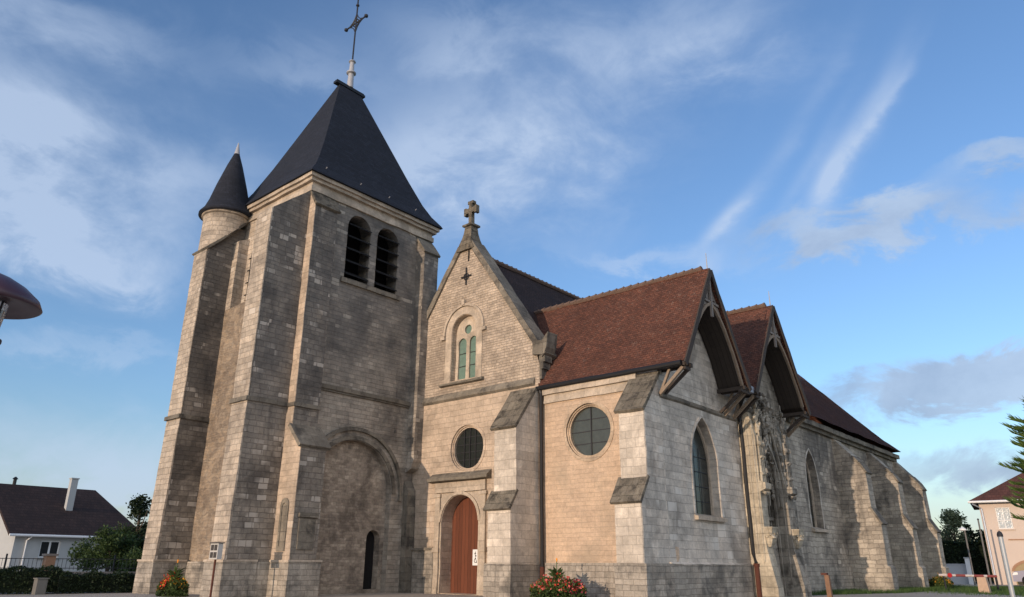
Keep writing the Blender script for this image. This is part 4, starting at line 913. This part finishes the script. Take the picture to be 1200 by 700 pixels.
def hroof(bm):
    for s in (-1, 1):
        slab(bm, [(HX - 6.3, HY0 - .5, 6.45), (HX - 6.3, HY1 - 1.1, 6.45), (HX - 6.3 + s * 6.75, HY1 + .6, 2.82), (HX - 6.3 + s * 6.75, HY0 - .5, 2.82)], .18)
    slab(bm, [(HX - 6.3, HY1 - 1.1, 6.45), (HX + .45, HY1 + .6, 2.82), (HX - 13.05, HY1 + .6, 2.82)], .18)
hr = obj('roof', F(hroof), M_hroof, hs_)
obj('chimney', F(lambda bm: (box(bm, -61.2, -60.75, 21.05, 21.5, 4.4, 6.85), box(bm, -61.25, -60.7, 21.0, 21.55, 6.851, 6.93))), M_rend, hr)
obj('roof_vent', F(lambda bm: lathe(bm, -64.2, 18.4, [(.12, 6.2), (.12, 6.8), (.2, 6.85), (.05, 7.0)], 8)), M_gutter, hr)
hw = obj('window', F(lambda bm: panel(bm, 'X', HX - .08, -.06, [(18.95, 1.35), (20.15, 1.35), (20.15, 2.42), (18.95, 2.42)], [[(19.02, 1.42), (19.49, 1.42), (19.49, 2.35), (19.02, 2.35)], [(19.61, 1.42), (20.08, 1.42), (20.08, 2.35), (19.61, 2.35)]])), M_white, hs_)
obj('pane', F(lambda bm: box(bm, HX - .12, HX - .10, 18.98, 20.12, 1.38, 2.4)), G_win, hw)
obj('sill', F(lambda bm: box(bm, HX - .1, HX + .12, 18.85, 20.25, 1.26, 1.345)), M_rend, hw)
obj('gutter', F(lambda bm: (tube(bm, [(HX + .5, HY0 - .5, 2.72), (HX + .5, HY1 + .5, 2.72)], .08, 8), tube(bm, [(HX + .45, HY0 + .9, 2.7), (HX + .08, HY0 + .7, 2.4), (HX + .08, HY0 + .7, 0)], .05, 6))), M_white, hs_)
# fence: low wall, pillars, railings  (line runs roughly north-east of the square)
FA, FB = Vector((-33.8, 9.0, 0)), Vector((-31.6, 15.6, 0))
Fd = (FB - FA).normalized(); Fn = Vector((-Fd.y, Fd.x, 0))
fw = thing('garden_wall', 'low rendered garden wall with brick capping running behind the clipped hedge', 'wall', tuple(FA))
M_low = plain("low_wall_render", (.26, .22, .19), .9, var=.25, scale=4, bump=.3); M_brick = plain("orange_brick", (.36, .21, .13), .9, var=.25, scale=9, bump=.3)
obj('wall_body', F(lambda bm: barm(bm, FA - Fd * 8 + Vector((0, 0, .32)), FB + Fd * 3 + Vector((0, 0, .32)), .2, .64)), M_low, fw)
obj('coping', F(lambda bm: barm(bm, FA - Fd * 8 + Vector((0, 0, .68)), FB + Fd * 3 + Vector((0, 0, .68)), .28, .07)), M_low, fw)
for k, (s_, lab) in enumerate(((-.55, 'brick gate pillar at the far left of the garden fence'), (2.35, 'brick fence pillar in front of the house window'))):
    p = FA + Fd * s_
    t_ = thing('fence_pillar', lab, 'pillar', tuple(p), 'brick fence pillars')
    obj('shaft', F(lambda bm: box(bm, p.x - .17, p.x + .17, p.y - .17, p.y + .17, 0, 1.28)), M_brick, t_)
    obj('cap', F(lambda bm: box(bm, p.x - .22, p.x + .22, p.y - .22, p.y + .22, 1.282, 1.36)), M_low, t_)
rl = thing('railing', 'thin dark iron railing on top of the low garden wall', 'railing', tuple(FA))
def rail(bm):
    a = FA - Fd * 7; n = 110
    for i in range(n):
        p = a + Fd * (i * .14)
        tube(bm, [p + Vector((0, 0, .77)), p + Vector((0, 0, 1.2))], .008, 4)
obj('bars', F(rail), M_iron, rl)
obj('rails', F(lambda bm: [barm(bm, FA - Fd * 7 + Vector((0, 0, z)), FA + Fd * 8.4 + Vector((0, 0, z)), .03, .025) for z in (.84, 1.18)]), M_iron, rl)
obj('post', F(lambda bm: [barm(bm, FA + Fd * s_ + Vector((0, 0, .7)), FA + Fd * s_ + Vector((0, 0, 1.35)), .05, .05, up=(1, 0, 0)) for s_ in (.95, 4.6)]), M_iron, rl)
# clipped hedges
def hedge(name, label, p, q, wd, z0, z1, mat, n, size, seed, kind=None):
    rnd = random.Random(seed); p, q = Vector(p), Vector(q); d = q - p; nn = Vector((-d.y, d.x, 0)).normalized()
    t_ = thing(name, label, 'hedge', ((p + q) / 2)[:]) 
    bm = newbm(); barm(bm, p + Vector((0, 0, (z0 + z1) / 2)), q + Vector((0, 0, (z0 + z1) / 2)), wd * .8, (z1 - z0) * .88); obj('branches', bm, M_hcore, t_)
    bm = newbm()
    for _ in range(n):
        u_, v_, k = rnd.random(), rnd.uniform(-1, 1), rnd.random()
        c = p + d * u_
        if k < .45: c = c + nn * v_ * wd / 2 + Vector((0, 0, z1 + rnd.gauss(0, .04) + .05 * math.sin(u_ * 23)))
        else: c = c + nn * (wd / 2 * rnd.choice((-1, 1)) + rnd.gauss(0, .05)) + Vector((0, 0, z0 + (z1 - z0) * rnd.random()))
        leaf(bm, c, size * rnd.uniform(.6, 1.4), rnd)
    obj('leaves', bm, mat, t_); return t_
M_hcore = plain("hedge_core", (.010, .016, .008), 1, var=.4, scale=5)
hedge('hedge', 'dark clipped hedge along the foot of the garden wall at far left', (-31.9, 7.6, 0), (-30.9, 11.0, 0), .9, 0, .80, L_dark, 4200, .10, 31)
hedge('hedge', 'lower olive green hedge between the grey cabinet and the tower', (-30.75, 10.85, 0), (-30.2, 14.2, 0), .9, 0, .62, L_dark, 3600, .10, 32)
tag(obj('utility_cabinet', F(lambda bm: (box(bm, -30.45, -30.1, 10.0, 10.32, 0, .50), box(bm, -30.48, -30.07, 9.97, 10.35, .502, .54), box(bm, -30.098, -30.09, 10.04, 10.28, .06, .46))), plain("grey_cabinet", (.16, .155, .14), .7, var=.15), org=Vector((-30.28, 10.16, 0))), 'small grey utility cabinet standing between the two hedges', 'cabinet')
# unseen hedge added to keep the low sun off garden wall, hedges and bushes
hedge('hedge', 'unseen tall hedge added in the west to shade the garden', (-54, -14, 0), (-30.6, -12, 0), 2.0, 0, 4.2, L_dark, 5000, .35, 77)
# bushes right of the house
def bush(label, x, y, r, h, mat, seed, n=2600, size=.16, name='bush', cat='bush'):
    t_ = thing(name, label, cat, (x, y, 0)); rnd = random.Random(seed)
    cs = [(x + rnd.uniform(-.55, .55) * r, y + rnd.uniform(-.55, .55) * r, h * rnd.uniform(.3, .8), r * rnd.uniform(.35, .55), r * rnd.uniform(.35, .55), h * rnd.uniform(.18, .3)) for _ in range(12)]
    blobcrown('foliage', cs, n, size, mat, t_, seed)
    obj('stem', F(lambda bm: [tube(bm, [(x, y, 0), (x + rnd.uniform(-.5, .5) * r, y + rnd.uniform(-.5, .5) * r, h * .75)], .04, 5, True, .015) for _ in range(6)]), M_bark, t_)
    return t_
bush('dense olive bush beside the house wall', -41.5, 16.9, 2.1, 3.1, L_mid, 41, 11000, .13)
bush('lighter green bush closest to the tower', -37.5, 17.2, 1.5, 2.0, L_mid, 42, 7000, .11)
bush('dark bush under the branchy tree at the tower edge', -42.5, 19.8, 1.9, 3.0, L_dark, 43, 7000, .14)
tree('garden_tree', 'branchy dark tree rising above the bushes beside the tower', -46, 20.0, 5.3, 1.5, L_dark, 44, 4200, .17)
bush('dark purple-leaved shrub at the left edge behind the gate pillar', -35.3, 8.1, .8, 1.9, leafmat("purple_leaves", (.03, .015, .03), (.05, .02, .04)), 45, 900, .12)

# ------------------------------------------------------------------ street lamp (left edge)
lx, ly = -5.905, 1.275
lz = 1.05
lamp = thing('street_lamp', 'street lamp with wide plum coloured hat and clear glass body at left edge', 'street lamp', (lx, ly, gz(lx, ly)))
M_plum = plain("plum_enamel", (.075, .035, .045), .35, var=.1, spec=.5)
obj('hat', F(lambda bm: lathe(bm, lx, ly, [(.05, 2.96), (.12, 2.93), (.22, 2.87), (.31, 2.79), (.335, 2.735), (.32, 2.725), (.2, 2.755), (.05, 2.77)], 40)), M_plum, lamp, smooth=True)
m_, t, b = newmat("lamp_glass"); b.inputs['Base Color'].default_value = (.75, .76, .8, 1); b.inputs['Transmission Weight'].default_value = .85; b.inputs['Roughness'].default_value = .12
obj('glass_body', F(lambda bm: lathe(bm, lx, ly, [(.13, 2.74), (.10, 2.50)], 24)), m_, lamp, smooth=False)
obj('strut', F(lambda bm: [tube(bm, [(lx + .135 * math.cos(a), ly + .135 * math.sin(a), 2.75), (lx + .105 * math.cos(a), ly + .105 * math.sin(a), 2.49)], .008, 5) for a in (.5, 2.07, 3.64, 5.2)]), M_iron, lamp)
obj('bulb', F(lambda bm: lathe(bm, lx, ly, [(.015, 2.52), (.035, 2.55), (.04, 2.62), (.02, 2.68)], 10)), M_white, lamp)
obj('base_collar', F(lambda bm: lathe(bm, lx, ly, [(.05, 2.40), (.07, 2.43), (.14, 2.47), (.14, 2.49), (.05, 2.50)], 24)), M_iron, lamp)
obj('pole', F(lambda bm: lathe(bm, lx, ly, [(.09, gz(lx, ly)), (.08, .2), (.045, .3), (.035, 2.41)], 14)), M_iron, lamp)

# ------------------------------------------------------------------ notice box on post (before the tower)
sx, sy = -23.0, 12.52
nb = thing('notice_box', 'small framed notice box on a thin rusty post before the tower corner', 'sign', (sx, sy, 0))
M_box = plain("grey_box", (.50, .48, .44), .6, var=.1); M_panel = plain("dark_panel", (.06, .055, .05), .9, var=.5, scale=25)
obj('box', F(lambda bm: box(bm, sx - .24, sx + .24, sy - .06, sy + .10, 1.17, 1.64)), M_box, nb)
obj('panel', F(lambda bm: [box(bm, sx + a, sx + a + .17, sy - .07, sy - .063, z, z + .17) for a in (-.19, .02) for z in (1.21, 1.43)]), M_panel, nb)
obj('roof', F(lambda bm: box(bm, sx - .27, sx + .27, sy - .09, sy + .13, 1.642, 1.67)), M_iron, nb)
obj('post', F(lambda bm: tube(bm, [(sx, sy + .03, 1.16), (sx, sy + .03, 0)], .035, 8)), M_rust, nb)

# ------------------------------------------------------------------ flowers
P_red = leafmat("petals_red", (.65, .035, .02), (.80, .09, .04), 6, .3); P_pink = leafmat("petals_pink", (.70, .12, .14), (.80, .25, .22), 6, .3); P_or = leafmat("petals_orange", (.75, .28, .03), (.8, .45, .05), 6, .3); P_mag = leafmat("leaves_magenta", (.20, .02, .04), (.32, .04, .08), 6, .3)
def flowers(label, x, y, w_, h, z0, cols, seed, tub=True, nleaf=2600, nfl=420, spike=None):
    t_ = thing('flower_bed', label, 'flowers', (x, y, 0)); rnd = random.Random(seed)
    def mound(n, size, sh, zlo, zhi, shell=False, xr=(-1, 1)):
        bm = newbm()
        for _ in range(n):
            a = rnd.uniform(0, 6.28); r = rnd.random() ** .5 * .97
            px_, py_ = math.cos(a) * r, math.sin(a) * r
            if not xr[0] <= px_ <= xr[1]: continue
            top = h * (1 - .45 * r * r) * (1 + .16 * math.sin(px_ * 9 + seed) * math.cos(py_ * 7))
            z = z0 + (top - z0) * (rnd.uniform(zlo, zhi)) + rnd.gauss(0, .02)
            leaf(bm, Vector((x + px_ * w_, y + py_ * w_ * .55, z)), size * rnd.uniform(.6, 1.4), rnd, asp=sh)
        return bm
    obj('leaves', mound(nleaf, .10, .5, .0, .97), L_mid, t_); obj('pale_leaves', mound(nleaf // 2, .09, .6, .6, 1.0, xr=(-.9, .6)), L_light, t_)
    for nm, m_, k, xr in cols:
        o = obj(nm, mound(int(nfl * k), .07, .9, .55, 1.12, xr=xr), m_, t_); o['kind'] = 'stuff'
    if tub:
        obj('planter', F(lambda bm: lathe(bm, x, y, [(w_ * .42, 0), (w_ * .5, .05), (w_ * .56, z0 - .02), (w_ * .6, z0), (w_ * .55, z0)], 24)), M_low, t_)
    if spike:
        def sp_(bm):
            tube(bm, [(x + spike, y, z0), (x + spike + .02, y, z0 + 1.12)], .012, 5)
        obj('stem', F(sp_), M_stem, t_)
        def bl(bm):
            for k in range(26):
                a = rnd.uniform(0, 6.28); z = h + rnd.uniform(-.15, .12); leaf_dir = Vector((math.cos(a), math.sin(a), rnd.uniform(.3, 1.3))).normalized(); s_ = leaf_dir.orthogonal().normalized() * .05; c = Vector((x + spike, y, z))
                bm.faces.new([bm.verts.new(c), bm.verts.new(c + leaf_dir * .15 + s_), bm.verts.new(c + leaf_dir * .34), bm.verts.new(c + leaf_dir * .15 - s_)])
            for k in range(4):
                a = rnd.uniform(0, 6.28); c = Vector((x + spike, y, h + .15 + k * .07)); d = Vector((math.cos(a), math.sin(a), .5)); s_ = Vector((-d.y, d.x, 0)) * .02
                bm.faces.new([bm.verts.new(c), bm.verts.new(c + d * .07 + s_), bm.verts.new(c + d * .13), bm.verts.new(c + d * .07 - s_)])
        obj('tall_plant_leaves', F(bl), L_mid, t_)
        obj('blossom', F(lambda bm: knobs(bm, [(x + spike + .02, y, z0 + 1.08), (x + spike + .02, y, z0 + 1.13)], .035, 3)), P_or, t_)
    return t_
flowers('big round planter of pink and red flowers with one tall stalk before the peach wall', -14.85, 19.55, 1.05, .71, .10, [('red_flowers', P_red, .4, (-1, 1)), ('pink_flowers', P_pink, .8, (-1, 1)), ('magenta_leaves', P_mag, 1.3, (.45, 1)), ('orange_flowers', P_or, .1, (-1, 1))], 51, spike=-.05)
flowers('red flowering clump at the foot of the tower between its west buttresses', -25.9, 12.75, .78, .62, .0, [('red_flowers', P_red, .8, (-1, .3)), ('orange_flowers', P_or, .25, (-1, 1))], 52, tub=False, nleaf=1500, spike=.05)
flowers('yellowing flower clump in the shade of the last choir buttress', -9.75, 46.0, .6, .62, .0, [('yellow_flowers', P_or, .5, (-1, 1))], 53, tub=False, nleaf=1400)

# weeds and grass at the walls
def tufts(name, pts, n, size, seed, spread):
    rnd = random.Random(seed); bm = newbm()
    for _ in range(n):
        a, b_ = rnd.choice(pts); u_ = rnd.random(); c = Vector(a).lerp(Vector(b_), u_) + Vector((rnd.gauss(0, spread), rnd.gauss(0, spread), 0)); hgt = size * rnd.uniform(.4, 1.3)
        d = Vector((rnd.gauss(0, .3), rnd.gauss(0, .3), 1)) * hgt; s_ = Vector((rnd.uniform(-1, 1), rnd.uniform(-1, 1), 0)).normalized() * .012
        bm.faces.new([bm.verts.new(c - s_), bm.verts.new(c + s_), bm.verts.new(c + d)])
    return struct(name, bm, M_blade, 'stuff')
tufts('weeds', [((-11.6, 31.6, 0), (-9.6, 37.5, 0)), ((-9.7, 38, 0), (-9.5, 44, 0)), ((-9.6, 44, 0), (-9.5, 50, 0)), ((-11.4, 40, 0), (-10, 43.5, 0)), ((-11.4, 33, 0), (-11.3, 37, 0))], 7000, .16, 61, .22)
tufts('grass', [((-9, 42.5, 0), (-3, 38, 0)), ((-8, 46, 0), (0, 43, 0)), ((-8, 52, 0), (3, 48, 0)), ((-9, 49, 0), (-4, 47, 0))], 16000, .12, 62, 1.6)

# ------------------------------------------------------------------ right side
def dirp(az_x, d): return None
# pink building
pb = thing('apartment_house', 'pink rendered two-storey house with hipped tile roof at the right edge', 'house', (-6, 64, 0))
M_pink = plain("pink_render", (.60, .50, .42), .9, var=.07, scale=1.2)
M_proof = tiles("house_roof_tile_brown", (.13, .06, .045), (.10, .05, .04), (.12, .09, .07), .2, .25, .2, .5)
o_ = Vector((-9.75, 61.2, 0)); ex = Vector((.99, .139, 0)); ey = Vector((-.139, .99, 0))    # local axes of its front
def Lp(a, d, z): return tuple(o_ + ex * a + ey * d + Vector((0, 0, z)))
def pwall(bm):
    w0 = [(.9, 3.55), (1.75, 3.55), (1.75, 4.95), (.9, 4.95)]; w1 = [(1.0, .75), (2.6, .75), (2.6, 1.6), (1.0, 1.6)]
    def pl(outer, holes):
        loops = [outer] + holes; flat = [p for l in loops for p in l]
        A = [bm.verts.new(Lp(p[0], 0, p[1])) for p in flat]; B = [bm.verts.new(Lp(p[0], .25, p[1])) for p in flat]
        for t_ in tessellate_polygon([[Vector((p[0], p[1], 0)) for p in l] for l in loops]):
            bm.faces.new([A[i] for i in t_]); bm.faces.new([B[i] for i in reversed(t_)])
        k = 0
        for l in loops:
            for i in range(len(l)): bm.faces.new([A[k + i], A[k + (i + 1) % len(l)], B[k + (i + 1) % len(l)], B[k + i]])
            k += len(l)
    pl([(0, -.1), (11, -.1), (11, 5.35), (0, 5.35)], [w0])
    prism(bm, [Lp(0, .25, -.1), Lp(.25, .25, -.1), Lp(.25, 9, -.1), Lp(0, 9, -.1)], (0, 0, 5.45)); prism(bm, [Lp(10.75, .25, -.1), Lp(11, .25, -.1), Lp(11, 9, -.1), Lp(10.75, 9, -.1)], (0, 0, 5.45)); prism(bm, [Lp(.25, 8.75, -.1), Lp(10.75, 8.75, -.1), Lp(10.75, 9, -.1), Lp(.25, 9, -.1)], (0, 0, 5.45))
obj('wall', F(pwall), M_pink, pb)
def proof(bm):
    a, b_, c, d = Lp(-.55, -.55, 5.4), Lp(11.5, -.55, 5.4), Lp(11.5, 9.5, 5.4), Lp(-.55, 9.5, 5.4); e, f = Lp(4.4, 4.5, 8.3), Lp(6.5, 4.5, 8.3)
    V = [bm.verts.new(p) for p in (a, b_, c, d, e, f)]
    bm.faces.new([V[0], V[1], V[5], V[4]]); bm.faces.new([V[1], V[2], V[5]]); bm.faces.new([V[2], V[3], V[4], V[5]]); bm.faces.new([V[3], V[0], V[4]]); bm.faces.new([V[0], V[3], V[2], V[1]])
obj('roof', F(proof), M_proof, pb)
wf = obj('window', F(lambda bm: [barm(bm, Lp(a, .08, z), Lp(b_, .08, w_), .04, .045, up=(0, 0, 1) if z == w_ else (1, 0, 0)) for a, z, b_, w_ in ((.9, 3.58, 1.75, 3.58), (.9, 4.92, 1.75, 4.92), (.93, 3.55, .93, 4.95), (1.72, 3.55, 1.72, 4.95), (1.32, 3.55, 1.32, 4.95), (.9, 4.1, 1.75, 4.1))]), M_white, pb)
obj('pane', F(lambda bm: barm(bm, Lp(.9, .14, 4.25), Lp(1.75, .14, 4.25), .02, 1.4)), glassmat("sky_pane", (.30, .36, .40), .15), wf)
obj('window_sill', F(lambda bm: (barm(bm, Lp(.8, -.04, 3.5), Lp(1.85, -.04, 3.5), .1, .06))), M_pink, wf)
obj('lintel', F(lambda bm: barm(bm, Lp(1.3, -.03, 2.85), Lp(2.25, -.03, 2.85), .06, .07)), M_brick, pb)
def archo(bm):
    pts = [(1.2 + 1.7 * (1 - math.cos(math.pi * i / 12)) , .5 + .75 * math.sin(math.pi * i / 12)) for i in range(13)]
    for p, q in zip(pts, pts[1:]): barm(bm, Lp(p[0], -.02, p[1] + .35), Lp(q[0], -.02, q[1] + .35), .08, .16)
obj('arch_trim', F(archo), M_brick, pb)
obj('garage_door', F(lambda bm: panel_local(bm)) if False else F(lambda bm: prism(bm, [Lp(1.25 + 1.62 * (1 - math.cos(math.pi * i / 12)), -.015, .82 + .7 * math.sin(math.pi * i / 12)) for i in range(13)] + [Lp(4.45, -.015, 0), Lp(1.25, -.015, 0)], tuple(ey * .01))), plain("tan_door", (.36, .28, .16), .8, var=.2), pb)
obj('downpipe', F(lambda bm: (tube(bm, [Lp(-.35, -.4, 5.2), Lp(.12, -.08, 4.9), Lp(.12, -.08, 0)], .06, 7))), M_zinc, pb)
obj('gutter', F(lambda bm: (tube(bm, [Lp(-.6, -.6, 5.32), Lp(11.5, -.6, 5.32)], .08, 7))), M_white, pb)
# blue car by the pink house
cb = thing('parked_car', 'small dark blue car parked in front of the pink house', 'car', Lp(2.4, -2.6, 0)[:3])
def cpt(a, w_, z): return Lp(1.1 + a, -2.6 + w_, z)
M_blue = plain("blue_paint", (.02, .035, .14), .3, var=.1, spec=.6)
def carb(bm):
    pr = [(0, .25), (0, .7), (.15, .85), (1.0, .95), (1.5, 1.38), (2.7, 1.42), (3.3, 1.0), (3.7, .9), (3.75, .3)]
    prism(bm, [cpt(a, -.8, z) for a, z in pr], tuple(ey * 1.6))
obj('body', F(carb), M_blue, cb)
obj('window', F(lambda bm: prism(bm, [cpt(a, -.82, z) for a, z in ((1.15, .97), (1.55, 1.32), (2.62, 1.35), (3.05, 1.0))], tuple(ey * 1.64))), G_win, cb)
for a in (.75, 3.0):
    def wl(bm):
        c = Vector(cpt(a, -.83, .3)); n = 16
        prism(bm, [c + ex * .3 * math.cos(2 * math.pi * k / n) + Vector((0, 0, .3 * math.sin(2 * math.pi * k / n))) for k in range(n)], tuple(ey * 1.66))
    wo = obj('wheel', F(wl), M_black, cb)
    obj('rim', F(lambda bm: prism(bm, [Vector(cpt(a, -.86, .3)) + ex * .18 * math.cos(2 * math.pi * k / 12) + Vector((0, 0, .18 * math.sin(2 * math.pi * k / 12))) for k in range(12)], tuple(ey * .03))), M_zinc, wo)
obj('headlight', F(lambda bm: prism(bm, [cpt(.0, -.815, .62), cpt(.3, -.815, .66), cpt(.3, -.815, .8), cpt(.1, -.815, .8)], tuple(ey * .02))), M_white, cb)
# white low wall, hedges and trees far right
gw_ = tag(obj('low_white_wall', F(lambda bm: (barm(bm, (-14.2, 60, .62), (-11.0, 60.6, .62), .25, 1.24), barm(bm, (-14.25, 60, 1.27), (-10.95, 60.6, 1.27), .33, .06))), plain("pale_wall", (.45, .46, .47), .9, var=.1), org=Vector((-12.6, 60.3, 0))), 'pale low garden wall in front of the far hedge', 'wall')
gp = thing('gate_post', 'white gate post standing at the right end of the pale wall', 'post', (-10.9, 60.3, 0))
obj('shaft', F(lambda bm: box(bm, -11.05, -10.75, 60.1, 60.4, 0, 1.65)), M_white, gp); obj('cap', F(lambda bm: box(bm, -11.1, -10.7, 60.05, 60.45, 1.652, 1.72)), M_rend, gp)
hedge('hedge', 'tall dark clipped hedge beyond the barrier right of the church', (-17.5, 63, 0), (-9.9, 65, 0), 1.6, 0, 2.75, L_dark, 6500, .22, 71)
tree('garden_tree', 'tall loose grey-green tree just right of the last buttress', -13.6, 72, 5.9, 1.9, L_grey, 72, 7000, .20)
tree('garden_tree', 'dark conical tree between the grey-green tree and the lamp mast', -13.2, 75, 5.0, 1.3, L_dark, 73, 3000, .22)
tree('garden_tree', 'dark round tree standing beside the pink house', -11.9, 75, 4.2, 1.7, L_dark, 74, 3600, .22)
tree('garden_tree', 'small pale tree peeping over the last buttress', -15.3, 71, 4.2, 1.5, L_mid, 75, 3600, .2)
# lamp masts
for (px_, py_, h, lean, lab, head) in ((-10.25, 57.5, 3.35, 0, 'short street light with white head before the far hedge', True), (-9.25, 56.8, 3.95, 0, 'taller bare pole beside the pink house corner', False)):
    t_ = thing('lamp_post' if head else 'pole', lab, 'street lamp' if head else 'pole', (px_, py_, 0))
    obj('mast', F(lambda bm: tube(bm, [(px_, py_, 0), (px_, py_, h)], .06, 8, True, .045)), plain("grey_mast", (.16, .15, .14), .6), t_)
    if head: obj('lamp_head', F(lambda bm: (lathe(bm, px_ - .1, py_, [(.05, h - .05), (.22, h), (.22, h + .08), (.06, h + .2)], 12))), M_white, t_)
    else: obj('cap', F(lambda bm: lathe(bm, px_, py_, [(.06, h), (.07, h + .03), (.02, h + .08)], 8)), M_iron, t_)
# white marker post by the last buttress
tag(obj('marker_post', F(lambda bm: (box(bm, -13.55, -13.35, 59.8, 60.0, 0, 3.0), box(bm, -13.6, -13.3, 59.75, 60.05, 3.002, 3.1))), M_white, org=Vector((-13.45, 59.9, 0))), 'white post seen just past the right end of the church', 'post')
# barrier with red disc, stone block
br_ = thing('barrier', 'horizontal red and white striped barrier pole with a red disc', 'barrier', (-9.2, 43.5, 0))
M_redp = plain("red_paint", (.42, .02, .02), .45, var=.1)
A_, B_ = Vector((-9.35, 43.9, .70)), Vector((-7.05, 44.9, .66))
obj('pole', F(lambda bm: tube(bm, [A_, B_], .06, 10)), plain("barrier_white", (.55, .48, .45), .5), br_)
obj('stripe', F(lambda bm: [tube(bm, [A_.lerp(B_, a), A_.lerp(B_, a + .17)], .062, 10) for a in (.3, .62, .85)]), plain("barrier_red", (.24, .06, .055), .6), br_)
obj('red_disc', F(lambda bm: (tube(bm, [A_.lerp(B_, .18) + Vector((.06, -.1, 0)), A_.lerp(B_, .18) + Vector((.075, -.12, 0))], .11, 16))), M_redp, br_)
obj('support', F(lambda bm: (tube(bm, [A_ + Vector((.2, .1, -.7)), A_ + Vector((.2, .1, 0))], .04, 8), tube(bm, [B_ + Vector((0, .02, -.66)), B_], .05, 8))), M_iron, br_)
tag(obj('stone_block', F(lambda bm: prism(bm, [(-7.05, 40.0, 0), (-6.62, 40.0, 0), (-6.68, 40.0, .66), (-7.02, 40.0, .66)], (0, .4, 0))), plain("sandstone_block", (.50, .36, .26), .9, var=.2, scale=7, bump=.4), org=Vector((-6.85, 40.2, 0))), 'pale orange square stone bollard on the lawn edge', 'bollard')
# rusty bollard in front of the choir
wb = thing('timber_post', 'weathered brown post with flat cap before the choir wall', 'post', (-8.1, 24.0, 0))
obj('shaft', F(lambda bm: prism(bm, [(-8.165, 23.94, gz(8.1, 24)), (-8.035, 23.94, gz(8.1, 24)), (-8.035, 24.06, gz(8.1, 24)), (-8.165, 24.06, gz(8.1, 24))], (-.02, 0, .82))), plain("brown_post", (.22, .125, .075), .85, var=.3, scale=10, bump=.3), wb)
obj('cap', F(lambda bm: box(bm, -8.27, -8.10, 23.92, 24.08, .822, .88)), M_rust, wb)
# grey steel posts near the right edge
def stp(label, x, y, h, r, mat, cap):
    t_ = thing('steel_post', label, 'post', (x, y, gz(x, y)))
    obj('tube', F(lambda bm: tube(bm, [(x, y, gz(x, y)), (x, y, h)], r, 12)), mat, t_)
    obj('cap', F(lambda bm: lathe(bm, x, y, [(r * 1.15, h), (r * 1.2, h + .04), (r * .8, h + .09), (.005, h + .11)], 12)), cap, t_)
M_galv = plain("galvanised_steel", (.45, .47, .48), .35, .6, var=.1)
stp('tall pale galvanised post beside the conifer at the right edge', -2.55, 17.6, 1.62, .045, M_galv, M_iron)
stp('shorter grey post with dark knob just behind the pale post', -2.68, 18.6, 1.36, .028, plain("grey_steel", (.14, .14, .15), .5), M_iron)

# conifer at the right edge
cf = thing('conifer', 'feathery light green conifer reaching in from the right edge', 'tree', (-.62, 12.25, gz(.72, 12.2)))
cx, cy = -.62, 12.25
obj('trunk', F(lambda bm: tube(bm, [(cx, cy, gz(.72, 12.2)), (cx, cy, 3.0)], .10, 8, True, .02)), M_bark, cf)
def boughs():
    rnd = random.Random(5); bm = newbm(); bb = newbm()
    for i in range(560):
        z = gz(.72, 12.2) + .25 + rnd.random() ** .9 * 3.0; f = (z + .5) / 3.85; L = (1.22 * (1 - f) ** .5 + .1) * rnd.uniform(.7, 1.12) * max(.6, min(1, (z - .1) / 1.3))
        a = rnd.uniform(0, 6.28); d = Vector((math.cos(a), math.sin(a), rnd.uniform(.2, .85)))
        p0 = Vector((cx, cy, z)); prev = p0
        tube(bb, [p0, p0 + d * L * .85], .012, 4, False, .003)
        nb_ = int(16 + L * 34)
        for k in range(nb_):
            u_ = .25 + .75 * (k / nb_); c = p0 + d * L * u_ + Vector((0, 0, -.10 * u_ * u_ * L))
            for q in range(2):
                sd_2 = Vector((-d.y, d.x, 0)).normalized() * rnd.choice((-1, 1)); tw = (d * rnd.uniform(.6, 1.2) + sd_2 * rnd.uniform(.1, .7) + Vector((0, 0, rnd.uniform(-.1, .6)))).normalized()
                ln = rnd.uniform(.09, .24) * (1.15 - .5 * u_); s_ = tw.cross(Vector((rnd.uniform(-1, 1), rnd.uniform(-1, 1), 1))).normalized() * .008
                bm.faces.new([bm.verts.new(c - s_), bm.verts.new(c + tw * ln * .5 - s_ * 1.3), bm.verts.new(c + tw * ln), bm.verts.new(c + tw * ln * .5 + s_ * 1.3), bm.verts.new(c + s_)])
    obj('branches', bb, M_bark, cf); obj('foliage', bm, L_con, cf)
boughs()
